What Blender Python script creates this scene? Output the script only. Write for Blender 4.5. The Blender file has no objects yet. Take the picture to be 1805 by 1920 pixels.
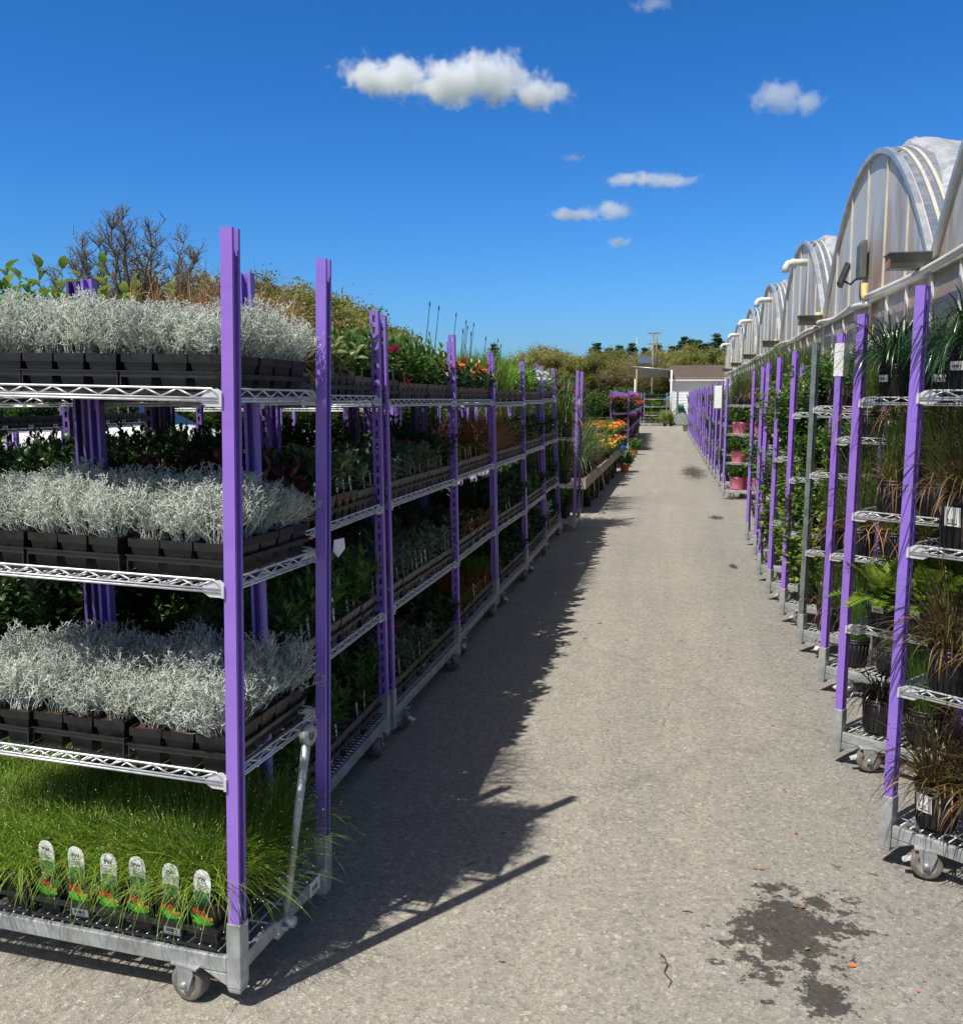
import bpy, math, random
from mathutils import Vector, Matrix
R_ = math.radians
sc = bpy.context.scene
COL = sc.collection
PI = math.pi

# ------------------------------------------------------------------ camera
CH = 1.58
FPX, WPX, HPX = 1808.0, 1805.0, 1920.0
PITCH = math.atan((HPX/2-748)/FPX)
YAW = math.atan((1272-WPX/2)/FPX*math.cos(PITCH))
cam = bpy.data.cameras.new('camera')
cam.sensor_fit = 'HORIZONTAL'; cam.sensor_width = 36.0
cam.lens = 36.0*FPX/WPX
cam.clip_start = 0.05; cam.clip_end = 6000
cam_o = bpy.data.objects.new('camera', cam); COL.objects.link(cam_o)
cam_o.location = (0, 0, CH)
cam_o.rotation_euler = (PI/2-PITCH, 0, YAW)
sc.camera = cam_o

def ray(px, py):
    x = (px-WPX/2)/FPX; y = -(py-HPX/2)/FPX
    fy = math.cos(PITCH)+y*math.sin(PITCH); fz = -math.sin(PITCH)+y*math.cos(PITCH)
    return Vector((x*math.cos(YAW)-fy*math.sin(YAW), x*math.sin(YAW)+fy*math.cos(YAW), fz))

def project(p):
    X, Y, Z = p[0], p[1], p[2]-CH
    x = X*math.cos(YAW)+Y*math.sin(YAW); d = -X*math.sin(YAW)+Y*math.cos(YAW)
    u = d*math.cos(PITCH)-Z*math.sin(PITCH); v = d*math.sin(PITCH)+Z*math.cos(PITCH)
    if u < 0.2: return (-9999, -9999)
    return (WPX/2+FPX*x/u, HPX/2-FPX*v/u)

def in_view(p, m=90):
    x, y = project(p)
    return -m < x < WPX+m and -m*2 < y < HPX+m*2

# ------------------------------------------------------------------ mesh builder
class MB:
    def __init__(s): s.v = []; s.f = []; s.m = []; s.sm = []
    def add(s, vs, fs, mi=0, smooth=False):
        b = len(s.v); s.v.extend(vs)
        for f in fs: s.f.append(tuple(b+i for i in f)); s.m.append(mi); s.sm.append(smooth)
    def box(s, x0, y0, z0, x1, y1, z1, mi=0):
        s.add([(x0,y0,z0),(x1,y0,z0),(x1,y1,z0),(x0,y1,z0),(x0,y0,z1),(x1,y0,z1),(x1,y1,z1),(x0,y1,z1)],
              [(0,3,2,1),(4,5,6,7),(0,1,5,4),(1,2,6,5),(2,3,7,6),(3,0,4,7)], mi)
    def frustum(s, w0, d0, z0, w1, d1, z1, mi=0, cx=0, cy=0, top=True, bottom=True):
        vs = []
        for w, d, z in ((w0,d0,z0),(w1,d1,z1)):
            vs += [(cx-w/2,cy-d/2,z),(cx+w/2,cy-d/2,z),(cx+w/2,cy+d/2,z),(cx-w/2,cy+d/2,z)]
        fs = [(0,1,5,4),(1,2,6,5),(2,3,7,6),(3,0,4,7)]
        if bottom: fs.append((0,3,2,1))
        if top: fs.append((4,5,6,7))
        s.add(vs, fs, mi)
    def tube(s, pts, r, n=5, mi=0, cap=True, smooth=True):
        pts = [Vector(p) for p in pts]
        k = len(pts); rs = r if isinstance(r, (list, tuple)) else [r]*k
        vs = []; up = None
        for i in range(k):
            t = pts[min(i+1,k-1)]-pts[max(i-1,0)]
            if t.length < 1e-9: t = Vector((0,0,1))
            t.normalize()
            if up is None:
                up = Vector((0,0,1)) if abs(t.z) < .9 else Vector((1,0,0))
            a = t.cross(up)
            if a.length < 1e-6: a = t.orthogonal()
            a.normalize(); b = a.cross(t); up = b
            for j in range(n):
                w = 2*PI*j/n
                q = pts[i]+a*(math.cos(w)*rs[i])+b*(math.sin(w)*rs[i])
                vs.append((q.x,q.y,q.z))
        fs = []
        for i in range(k-1):
            for j in range(n):
                j2 = (j+1) % n
                fs.append((i*n+j, i*n+j2, (i+1)*n+j2, (i+1)*n+j))
        if cap:
            fs.append(tuple(range(n))[::-1]); fs.append(tuple((k-1)*n+j for j in range(n)))
        s.add(vs, fs, mi, smooth)
    def lathe(s, prof, n=20, mi=0, c=(0,0,0), axis='z', smooth=True):
        vs = []
        for r, z in prof:
            for j in range(n):
                w = 2*PI*j/n; x, y = r*math.cos(w), r*math.sin(w)
                if axis == 'z': vs.append((c[0]+x, c[1]+y, c[2]+z))
                elif axis == 'y': vs.append((c[0]+x, c[1]+z, c[2]+y))
                else: vs.append((c[0]+z, c[1]+x, c[2]+y))
        fs = []
        for i in range(len(prof)-1):
            for j in range(n):
                j2 = (j+1) % n
                fs.append((i*n+j, i*n+j2, (i+1)*n+j2, (i+1)*n+j))
        s.add(vs, fs, mi, smooth)
    def prism(s, poly, axis, a, b, mi=0):
        n = len(poly); vs = []
        for t in (a, b):
            for p, q in poly:
                vs.append({'x':(t,p,q),'y':(p,t,q),'z':(p,q,t)}[axis])
        fs = [tuple(range(n))[::-1], tuple(range(n,2*n))]
        for i in range(n):
            j = (i+1) % n; fs.append((i,j,n+j,n+i))
        s.add(vs, fs, mi)
    def ribbon(s, pts, side, ws, mi=0):
        vs = []
        for p, w in zip(pts, ws):
            vs.append((p[0]-side[0]*w/2, p[1]-side[1]*w/2, p[2]-side[2]*w/2))
            vs.append((p[0]+side[0]*w/2, p[1]+side[1]*w/2, p[2]+side[2]*w/2))
        s.add(vs, [(2*i,2*i+1,2*i+3,2*i+2) for i in range(len(pts)-1)], mi, True)
    def leaf(s, b, d, nrm, L, W, droop=.25, mi=0, fold=.25):
        d = d.normalized(); side = d.cross(nrm)
        if side.length < 1e-5: side = d.orthogonal()
        side.normalize(); nn = side.cross(d)
        if L > .042 and W > .012:
            vs = [tuple(b)]
            for u, ww in ((.16,.62),(.42,1.0),(.7,.78),(.88,.4)):
                c = b+d*(L*u*(1-.08*droop*u))+nn*(L*(.14*math.sin(PI*u)-droop*u*u)); f = nn*(W*fold*ww*.5)
                vs += [tuple(c-side*(W/2*ww)+f), tuple(c), tuple(c+side*(W/2*ww)+f)]
            vs.append(tuple(b+d*(L*(1-.1*droop))-nn*(L*droop)))
            fs = [(0,2,1),(0,3,2)]
            for r in range(3):
                o = 1+3*r; fs += [(o,o+1,o+4,o+3),(o+1,o+2,o+5,o+4)]
            fs += [(10,11,13),(11,12,13)]
            s.add(vs, fs, mi, True); return
        mid = b+d*(L*.45)+nn*(L*.04); tip = b+d*L-nn*(L*droop)
        q = -nn*(W*fold)
        ml = mid-side*(W/2)-q*0.0; mr = mid+side*(W/2)
        mc = mid+q
        s.add([tuple(b),tuple(ml),tuple(mc),tuple(mr),tuple(tip)], [(0,2,1),(0,3,2),(1,2,4),(2,3,4)], mi, False)
    def append(s, me, M, mi):
        b = len(s.v)
        for v in me.vertices: s.v.append(tuple(M @ v.co))
        for p in me.polygons: s.f.append(tuple(b+i for i in p.vertices)); s.m.append(mi); s.sm.append(False)
    def mesh(s, name, mats):
        me = bpy.data.meshes.new(name)
        me.from_pydata(s.v, [], s.f)
        if not isinstance(mats, (list, tuple)): mats = [mats]
        for m in mats: me.materials.append(m)
        me.polygons.foreach_set('material_index', s.m)
        me.polygons.foreach_set('use_smooth', s.sm)
        me.update()
        return me

def bevel_mesh(me, w, seg=2):
    import bmesh
    bm = bmesh.new(); bm.from_mesh(me)
    bmesh.ops.remove_doubles(bm, verts=bm.verts, dist=1e-6)
    bmesh.ops.bevel(bm, geom=[e for e in bm.edges if len(e.link_faces) == 2 and e.calc_face_angle(0) > .5], offset=w, segments=seg, affect='EDGES', profile=.5)
    bm.to_mesh(me); bm.free(); return me

def obj(name, me, parent=None, M=None):
    o = bpy.data.objects.new(name, me); COL.objects.link(o)
    if parent is not None: o.parent = parent
    if M is not None:
        if parent is not None: o.matrix_local = M
        else: o.matrix_world = M
    return o
def tag(o, label, cat, group=None, kind='thing'):
    if label: o['label'] = label
    if cat: o['category'] = cat
    if group: o['group'] = group
    if kind: o['kind'] = kind
    return o
def thing(name, label, cat, M=None, group=None):
    return tag(obj(name, None, None, M), label, cat, group)
T = Matrix.Translation
def RZ(a): return Matrix.Rotation(a, 4, 'Z')
def RY(a): return Matrix.Rotation(a, 4, 'Y')
def RX(a): return Matrix.Rotation(a, 4, 'X')
def SC(x, y, z): return Matrix.Diagonal((x, y, z, 1))
ORD = ['first','second','third','fourth','fifth','sixth','seventh','eighth','ninth','tenth','eleventh','twelfth','thirteenth','fourteenth']

# ------------------------------------------------------------------ materials
def newmat(name):
    m = bpy.data.materials.new(name); m.use_nodes = True
    nt = m.node_tree; nt.nodes.clear()
    out = nt.nodes.new('ShaderNodeOutputMaterial')
    return m, nt, out
def nd(nt, t, **kw):
    n = nt.nodes.new(t)
    for k, v in kw.items():
        if k.startswith('i_'): n.inputs[k[2:].replace('_', ' ')].default_value = v
        else: setattr(n, k, v)
    return n
def ramp(nt, fac, stops, interp='LINEAR'):
    r = nt.nodes.new('ShaderNodeValToRGB'); r.color_ramp.interpolation = interp
    els = r.color_ramp.elements
    while len(els) < len(stops): els.new(.5)
    for e, (p, c) in zip(els, stops):
        e.position = p; e.color = (c, c, c, 1) if isinstance(c, (int, float)) else (*c, 1)
    nt.links.new(fac, r.inputs['Fac']); return r.outputs['Color']
def mixc(nt, fac, a, b, mode='MIX'):
    n = nt.nodes.new('ShaderNodeMix'); n.data_type = 'RGBA'; n.blend_type = mode
    for sock, val in ((n.inputs[0], fac), (n.inputs[6], a), (n.inputs[7], b)):
        if isinstance(val, (int, float)): sock.default_value = val
        elif isinstance(val, tuple): sock.default_value = (*val, 1)
        else: nt.links.new(val, sock)
    return n.outputs[2]
def coords(nt, kind='Object'):
    return nt.nodes.new('ShaderNodeTexCoord').outputs[kind]
def noise(nt, co, scale, detail=4, rough=.55, dist=0):
    n = nd(nt, 'ShaderNodeTexNoise'); n.inputs['Scale'].default_value = scale
    n.inputs['Detail'].default_value = detail; n.inputs['Roughness'].default_value = rough
    n.inputs['Distortion'].default_value = dist
    nt.links.new(co, n.inputs['Vector']); return n.outputs['Fac']
def principled(nt, out, col, rough=.5, metal=0, spec=.5, bump=None, bstr=.2, bdist=.01):
    p = nt.nodes.new('ShaderNodeBsdfPrincipled')
    for sock, val in (('Base Color', col), ('Roughness', rough), ('Metallic', metal)):
        if isinstance(val, (int, float)): p.inputs[sock].default_value = val
        elif isinstance(val, tuple): p.inputs[sock].default_value = (*val, 1)
        else: nt.links.new(val, p.inputs[sock])
    p.inputs['Specular IOR Level'].default_value = spec
    if bump is not None:
        b = nd(nt, 'ShaderNodeBump'); b.inputs['Strength'].default_value = bstr; b.inputs['Distance'].default_value = bdist
        nt.links.new(bump, b.inputs['Height']); nt.links.new(b.outputs['Normal'], p.inputs['Normal'])
    nt.links.new(p.outputs['BSDF'], out.inputs['Surface'])
    return p
def M_plain(name, c, rough=.5, metal=0, var=.25, scale=12, spec=.5, bump=0):
    m, nt, out = newmat(name)
    co = coords(nt); f = noise(nt, co, scale)
    lo = tuple(x*(1-var) for x in c); hi = tuple(min(1, x*(1+var)) for x in c)
    colr = ramp(nt, f, [(.3, lo), (.7, hi)])
    rr = ramp(nt, f, [(.3, max(0, rough-.08)), (.7, min(1, rough+.1))])
    principled(nt, out, colr, rr, metal, spec, f if bump else None, bump)
    return m
def M_leaf(name, stops, trans=.25, rough=.45, spec=.35):
    m, nt, out = newmat(name)
    g = nt.nodes.new('ShaderNodeNewGeometry')
    oi = nt.nodes.new('ShaderNodeObjectInfo')
    n = len(stops)
    c = ramp(nt, g.outputs['Random Per Island'], [(i/(max(1, n-1)), s) for i, s in enumerate(stops)])
    hs = nt.nodes.new('ShaderNodeHueSaturation')
    mr = nd(nt, 'ShaderNodeMapRange'); mr.inputs['To Min'].default_value = .82; mr.inputs['To Max'].default_value = 1.15
    nt.links.new(oi.outputs['Random'], mr.inputs['Value']); nt.links.new(mr.outputs[0], hs.inputs['Value'])
    nt.links.new(c, hs.inputs['Color'])
    p = nt.nodes.new('ShaderNodeBsdfPrincipled')
    nt.links.new(hs.outputs['Color'], p.inputs['Base Color'])
    p.inputs['Roughness'].default_value = rough; p.inputs['Specular IOR Level'].default_value = spec
    tr = nt.nodes.new('ShaderNodeBsdfTranslucent'); nt.links.new(hs.outputs['Color'], tr.inputs['Color'])
    mx = nt.nodes.new('ShaderNodeMixShader'); mx.inputs[0].default_value = trans
    nt.links.new(p.outputs[0], mx.inputs[1]); nt.links.new(tr.outputs[0], mx.inputs[2])
    nt.links.new(mx.outputs[0], out.inputs['Surface'])
    return m

def mat_purple(name='purple_paint', k=1.0):
    m, nt, out = newmat(name)
    co = coords(nt)
    mp = nd(nt, 'ShaderNodeMapping'); mp.inputs['Scale'].default_value = (1, 1, 9)
    nt.links.new(co, mp.inputs['Vector'])
    oi = nt.nodes.new('ShaderNodeObjectInfo')
    addv = nd(nt, 'ShaderNodeVectorMath', operation='ADD')
    nt.links.new(mp.outputs[0], addv.inputs[0])
    sc_ = nd(nt, 'ShaderNodeVectorMath', operation='SCALE'); sc_.inputs['Scale'].default_value = 40
    cmb = nt.nodes.new('ShaderNodeCombineXYZ')
    for q in range(3): nt.links.new(oi.outputs['Random'], cmb.inputs[q])
    nt.links.new(cmb.outputs[0], sc_.inputs[0]); nt.links.new(sc_.outputs[0], addv.inputs[1])
    f1 = noise(nt, addv.outputs[0], 3, 3)
    base = ramp(nt, f1, [(.3, (.255, .14, .57)), (.7, (.325, .185, .66))])
    tint = ramp(nt, oi.outputs['Random'], [(0, (.27, .17, .64)), (1, (.34, .16, .60))])
    base = mixc(nt, .5, base, tint)
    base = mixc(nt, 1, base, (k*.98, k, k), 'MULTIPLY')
    f2 = noise(nt, addv.outputs[0], 16, 6, .7, 1.5)
    scr = ramp(nt, f2, [(.69, 0.0), (.73, .6)])
    c = mixc(nt, scr, base, (.62, .56, .70))
    f3 = noise(nt, addv.outputs[0], 34, 4, .7)
    dirt = ramp(nt, f3, [(.63, 0.0), (.76, .6)])
    c = mixc(nt, dirt, c, (.06, .04, .09))
    principled(nt, out, c, .42, 0, .45, f2, .05, .004)
    return m
def mat_galv():
    m, nt, out = newmat('galvanised_steel')
    co = coords(nt)
    v = nd(nt, 'ShaderNodeTexVoronoi'); v.inputs['Scale'].default_value = 45
    nt.links.new(co, v.inputs['Vector'])
    f = noise(nt, co, 9, 5, .65)
    a = ramp(nt, f, [(.25, (.26, .27, .26)), (.55, (.47, .49, .49)), (.8, (.62, .64, .64))])
    sp = nt.nodes.new('ShaderNodeSeparateColor'); nt.links.new(v.outputs['Color'], sp.inputs[0])
    b = mixc(nt, 1, a, ramp(nt, sp.outputs[0], [(0, .86), (1, 1.08)]), 'MULTIPLY')
    f2 = noise(nt, co, 28, 6, .7)
    rust = ramp(nt, f2, [(.66, 0.0), (.8, .6)])
    b = mixc(nt, rust, b, (.20, .15, .10))
    principled(nt, out, b, .48, .45, .5, f2, .12, .003)
    return m
def mat_asphalt():
    m, nt, out = newmat('worn_asphalt')
    co = coords(nt)
    big = noise(nt, co, .55, 5, .6); mid = noise(nt, co, 5, 5, .65)
    base = ramp(nt, big, [(.3, (.30, .278, .236)), (.7, (.37, .338, .276))])
    base = mixc(nt, .5, base, ramp(nt, mid, [(.3, (.29, .268, .228)), (.7, (.38, .348, .284))]))
    v = nd(nt, 'ShaderNodeTexVoronoi'); v.inputs['Scale'].default_value = 240; nt.links.new(co, v.inputs['Vector'])
    sep = nt.nodes.new('ShaderNodeSeparateColor'); nt.links.new(v.outputs['Color'], sep.inputs[0])
    st = ramp(nt, sep.outputs[0], [(0, .78), (.25, .94), (.75, 1.02), (.93, 1.1), (.97, 1.4), (1, 1.6)])
    c = mixc(nt, 1, base, st, 'MULTIPLY')
    v2 = nd(nt, 'ShaderNodeTexVoronoi'); v2.inputs['Scale'].default_value = 75; nt.links.new(co, v2.inputs['Vector'])
    sep2 = nt.nodes.new('ShaderNodeSeparateColor'); nt.links.new(v2.outputs['Color'], sep2.inputs[0])
    st2 = ramp(nt, sep2.outputs[1], [(0, .72), (.3, .95), (.9, 1.05), (1, 1.35)])
    c = mixc(nt, 1, c, st2, 'MULTIPLY')
    # worn lanes and greyer, dirtier margins beside the carts
    mpl = nd(nt, 'ShaderNodeMapping'); mpl.inputs['Scale'].default_value = (1.9, .11, 1); nt.links.new(co, mpl.inputs['Vector'])
    lane = noise(nt, mpl.outputs[0], 1.3, 4, .6, .4)
    c = mixc(nt, 1, c, ramp(nt, lane, [(.3, (.86,.87,.89)), (.7, (1.06,1.05,1.03))]), 'MULTIPLY')
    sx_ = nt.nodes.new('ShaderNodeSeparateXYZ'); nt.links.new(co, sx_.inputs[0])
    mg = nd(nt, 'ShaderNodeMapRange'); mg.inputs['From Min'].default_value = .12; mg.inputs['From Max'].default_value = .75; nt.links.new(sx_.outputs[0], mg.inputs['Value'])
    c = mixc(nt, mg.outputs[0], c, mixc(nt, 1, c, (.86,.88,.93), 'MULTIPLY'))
    f6 = noise(nt, co, 24, 5, .7, .4); f7 = noise(nt, co, 1.7, 3, .6)
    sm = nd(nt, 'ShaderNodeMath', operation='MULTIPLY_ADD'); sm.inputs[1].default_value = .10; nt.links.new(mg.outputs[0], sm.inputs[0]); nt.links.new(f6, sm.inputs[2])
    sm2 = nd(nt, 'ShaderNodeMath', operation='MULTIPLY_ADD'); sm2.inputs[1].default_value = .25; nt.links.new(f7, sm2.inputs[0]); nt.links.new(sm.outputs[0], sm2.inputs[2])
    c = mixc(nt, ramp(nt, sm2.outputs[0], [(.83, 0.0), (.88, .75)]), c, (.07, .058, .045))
    # small debris specks
    f5 = noise(nt, co, 14, 3, .6, .6)
    c = mixc(nt, ramp(nt, f5, [(.75, 0.0), (.78, .8)]), c, (.055, .045, .035))
    # hairline cracks
    wv = nd(nt, 'ShaderNodeVectorMath', operation='ADD')
    nn = nd(nt, 'ShaderNodeTexNoise'); nn.inputs['Scale'].default_value = 2.2; nn.inputs['Detail'].default_value = 5
    nt.links.new(co, nn.inputs['Vector'])
    s2 = nd(nt, 'ShaderNodeVectorMath', operation='SCALE'); s2.inputs['Scale'].default_value = .5
    nt.links.new(nn.outputs['Color'], s2.inputs[0]); nt.links.new(co, wv.inputs[0]); nt.links.new(s2.outputs[0], wv.inputs[1])
    v3 = nd(nt, 'ShaderNodeTexVoronoi', feature='DISTANCE_TO_EDGE'); v3.inputs['Scale'].default_value = .15
    nt.links.new(wv.outputs[0], v3.inputs['Vector'])
    c = mixc(nt, ramp(nt, v3.outputs['Distance'], [(0, .14), (.0007, 0.0)]), c, (.05, .043, .036))
    # damp stains: centre x, y, radii, strength
    fn = noise(nt, co, 13, 8, .75); fn2 = noise(nt, co, 2.6, 3, .6)
    rough = None; wet = None
    for (x, y, rx, ry, ang) in ((.345, 2.84, .235, .36, -.25), (.40, 2.53, .09, .11, .2), (.80, 2.56, .05, .09, 0), (.36, 21.4, .34, 2.6, 0), (.53, 13.2, .12, .3, 0),
                (.55, 9.3, .05, .2, .1)):
        mp = nd(nt, 'ShaderNodeMapping', vector_type='TEXTURE')
        mp.inputs['Location'].default_value = (x, y, 0); mp.inputs['Rotation'].default_value = (0, 0, ang)
        mp.inputs['Scale'].default_value = (rx, ry, 1)
        nt.links.new(co, mp.inputs['Vector'])
        ln = nd(nt, 'ShaderNodeVectorMath', operation='LENGTH'); nt.links.new(mp.outputs[0], ln.inputs[0])
        a = nd(nt, 'ShaderNodeMath', operation='MULTIPLY_ADD'); a.inputs[1].default_value = 4.2; nt.links.new(fn, a.inputs[0])
        nt.links.new(ln.outputs['Value'], a.inputs[2])
        a2 = nd(nt, 'ShaderNodeMath', operation='MULTIPLY_ADD'); a2.inputs[1].default_value = 1.2; nt.links.new(fn2, a2.inputs[0])
        nt.links.new(a.outputs[0], a2.inputs[2])
        mk = ramp(nt, a2.outputs[0], [(0, 1.0), (1, 1.0)])
        mr = nd(nt, 'ShaderNodeMapRange'); mr.inputs['From Min'].default_value = 3.40; mr.inputs['From Max'].default_value = 3.26
        nt.links.new(a2.outputs[0], mr.inputs['Value'])
        if wet is None: wet = mr.outputs[0]
        else:
            mxx = nd(nt, 'ShaderNodeMath', operation='MAXIMUM'); nt.links.new(wet, mxx.inputs[0]); nt.links.new(mr.outputs[0], mxx.inputs[1]); wet = mxx.outputs[0]
    c = mixc(nt, wet, c, mixc(nt, 1, c, (.25, .245, .245), 'MULTIPLY'))
    h = nd(nt, 'ShaderNodeMath', operation='ADD')
    nt.links.new(v.outputs['Distance'], h.inputs[0]); nt.links.new(v2.outputs['Distance'], h.inputs[1])
    principled(nt, out, c, .88, 0, .25, h.outputs[0], .45, .006)
    return m

PURPLE = mat_purple(); PURPLEDK = mat_purple('dark_purple_paint', .42); GALV = mat_galv(); ASPHALT = mat_asphalt()  # PURPLEDK: a darker purple for posts of the rear cart rows
GREYPAINT = M_plain('grey_post_paint', (.20, .24, .24), .45, .3, .2, 20)
CHROME = M_plain('zinc_wire', (.66, .67, .68), .42, .55, .15, 30)
BRIGHT = M_plain('bright_plate', (.70, .71, .72), .4, .3, .12, 20)
BLACK = M_plain('black_plastic', (.013, .013, .014), .42, 0, .4, 30)
BLACK2 = M_plain('black_tray_plastic', (.022, .022, .024), .30, 0, .3, 25)
GREYPOT = M_plain('taupe_pot_plastic', (.115, .10, .088), .5, 0, .3, 25)
PINK = M_plain('pink_pot_plastic', (.80, .22, .33), .4, 0, .08, 10)
TERRA = M_plain('orange_pot_plastic', (.62, .13, .04), .5, 0, .12, 10)
SOIL = M_plain('potting_soil', (.085, .05, .03), .95, 0, .6, 90, .1, .6)
TYRE = M_plain('worn_wheel_rubber', (.17, .15, .125), .75, 0, .4, 20)
RIM = M_plain('wheel_rim_steel', (.42, .38, .32), .5, .4, .4, 25)
WHITE = M_plain('white_card', (.80, .80, .78), .5, 0, .04, 10)
WHITEPAINT = M_plain('white_paint', (.78, .78, .76), .5, 0, .06, 6)
INK = M_plain('black_ink', (.03, .03, .035), .6, 0, .1)
LRED = M_plain('label_red', (.75, .035, .02), .5, 0, .08)
LORANGE = M_plain('label_orange', (.85, .33, .05), .5, 0, .08)
LGREEN = M_plain('label_green', (.12, .52, .03), .5, 0, .35, 60)
LDARK = M_plain('label_dark_green', (.02, .10, .03), .5, 0, .3, 60)
LPHOTO = M_plain('tag_photo_green', (.02, .15, .075), .5, 0, .7, 120)
WOOD = M_plain('weathered_wood', (.30, .25, .20), .8, 0, .3, 14)
BAMBOO = M_plain('bamboo_cane', (.50, .33, .13), .6, 0, .2, 20)

SILVER = M_leaf('silver_felt', [(.34, .38, .31), (.58, .63, .53), (.74, .78, .68), (.82, .85, .76)], .1, .8, .15)
FIBRE = M_leaf('fibre_grass', [(.06, .16, .01), (.14, .28, .018), (.27, .41, .04), (.38, .40, .10)], .22, .5, .3)
BEAD = M_leaf('pale_seed_tip', [(.7, .72, .55), (.85, .85, .75)], .1, .6, .2)
BROWNB = M_leaf('brown_blade', [(.26, .12, .05), (.38, .20, .10), (.50, .32, .17)], .3, .55, .25)
PALEL = M_leaf('pale_leaf', [(.13, .20, .055), (.24, .31, .11), (.33, .38, .17)], .3, .45, .4)
GREENL = M_leaf('fresh_leaf', [(.05, .13, .02), (.095, .20, .035), (.17, .28, .06)], .3, .38, .45)
DARKL = M_leaf('dark_leaf', [(.018, .05, .012), (.035, .085, .02), (.06, .11, .03)], .2, .38, .45)
SAGEL = M_leaf('sage_leaf', [(.09, .14, .07), (.16, .22, .12), (.26, .32, .20)], .25, .5, .35)
BURG = M_leaf('burgundy_leaf', [(.05, .012, .015), (.09, .02, .022), (.04, .045, .015)], .25, .4, .4)
OLIVE = M_leaf('olive_leaf', [(.12, .09, .015), (.20, .16, .03), (.09, .10, .02)], .3, .45, .3)
ORANGEL = M_leaf('copper_leaf', [(.28, .10, .02), (.36, .19, .06), (.15, .09, .03)], .3, .5, .3)
DUSTY = M_leaf('dusty_leaf', [(.30, .38, .30), (.45, .53, .44), (.58, .65, .57)], .15, .7, .15)
BRIGHTG = M_leaf('bright_tuft', [(.12, .30, .02), (.22, .42, .04), (.30, .45, .08)], .35, .5, .3)
LIMEL = M_leaf('lime_leaf', [(.13, .23, .03), (.22, .33, .05), (.34, .44, .10)], .35, .4, .4)
FERNL = M_leaf('fern_leaf', [(.08, .17, .012), (.16, .27, .025), (.27, .34, .05)], .35, .42, .4)
MONDO = M_leaf('mondo_blade', [(.012, .045, .012), (.03, .08, .02), (.05, .11, .035)], .15, .28, .6)
BRONZE = M_leaf('bronze_blade', [(.09, .05, .025), (.12, .11, .03), (.07, .03, .025)], .25, .38, .5)
BLACKB = M_leaf('black_blade', [(.012, .008, .012), (.022, .016, .02), (.02, .026, .016)], .05, .3, .6)
TALLG = M_leaf('tall_green_blade', [(.05, .10, .02), (.10, .17, .035), (.20, .22, .08)], .3, .42, .4)
REDFL = M_leaf('red_flower', [(.40, .03, .03), (.55, .06, .05), (.25, .015, .025)], .25, .5, .2)
ORFL = M_leaf('orange_flower', [(.85, .16, .04), (.90, .28, .08), (.80, .10, .04)], .25, .5, .2)
YELFL = M_leaf('yellow_flower', [(.90, .55, .02), (.90, .65, .05), (.90, .35, .03)], .25, .5, .2)
PINKFL = M_leaf('pink_flower', [(.75, .02, .12), (.85, .06, .25)], .25, .5, .2)
BARK = M_plain('bark', (.15, .125, .10), .9, 0, .35, 8)
BARKFAR = M_plain('grey_bark', (.24, .20, .15), .9, 0, .3, 3)
T_SPRING = M_leaf('spring_crown', [(.25, .24, .06), (.38, .36, .10), (.29, .32, .08), (.48, .44, .17)], .4, .7, .1)
T_OLIVE = M_leaf('olive_crown', [(.17, .20, .045), (.26, .28, .07), (.24, .21, .08)], .4, .7, .1)
T_RED = M_leaf('budding_red_crown', [(.31, .16, .08), (.38, .20, .11), (.28, .20, .08)], .4, .7, .1)
T_GREY = M_leaf('twiggy_crown', [(.25, .20, .12), (.35, .27, .15), (.30, .25, .10)], .4, .7, .1)
T_PINE = M_leaf('pine_needles', [(.05, .085, .035), (.07, .12, .045), (.10, .15, .06)], .25, .7, .1)
T_HEDGE = M_leaf('shrub_green', [(.04, .09, .015), (.08, .15, .03), (.13, .19, .04)], .25, .6, .2)

# ------------------------------------------------------------------ world and sun
w = bpy.data.worlds.new('World'); sc.world = w; w.use_nodes = True
nt = w.node_tree; nt.nodes.clear()
wo = nt.nodes.new('ShaderNodeOutputWorld'); bg = nt.nodes.new('ShaderNodeBackground')
sky = nt.nodes.new('ShaderNodeTexSky'); sky.sky_type = 'NISHITA'; sky.sun_disc = False
SUN_EL = R_(59.5); SUN_AZ_DIR = R_(33.5)          # light travels towards +y turned 33.5 degrees to +x
sx, sy = -math.sin(SUN_AZ_DIR), -math.cos(SUN_AZ_DIR)
sky.sun_elevation = SUN_EL; sky.sun_rotation = math.atan2(sx, sy)
sky.altitude = 0; sky.air_density = 1.0; sky.dust_density = .9; sky.ozone_density = 2.2
sepc = nt.nodes.new('ShaderNodeSeparateColor'); cmbc = nt.nodes.new('ShaderNodeCombineColor')
nt.links.new(sky.outputs[0], sepc.inputs[0])
for k_, (gam, g0, k2) in enumerate(((1.37, 1.35, .67), (.98, 1.35, .86), (.97, 1.35, 1.38))):
    # deep clear spring sky: the Nishita channels are graded one by one
    a_ = nd(nt, 'ShaderNodeMath', operation='POWER'); a_.inputs[1].default_value = g0*gam; nt.links.new(sepc.outputs[k_], a_.inputs[0])
    b_ = nd(nt, 'ShaderNodeMath', operation='MULTIPLY'); b_.inputs[1].default_value = (.055**gam)*k2/.1; nt.links.new(a_.outputs[0], b_.inputs[0])
    nt.links.new(b_.outputs[0], cmbc.inputs[k_])
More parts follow.
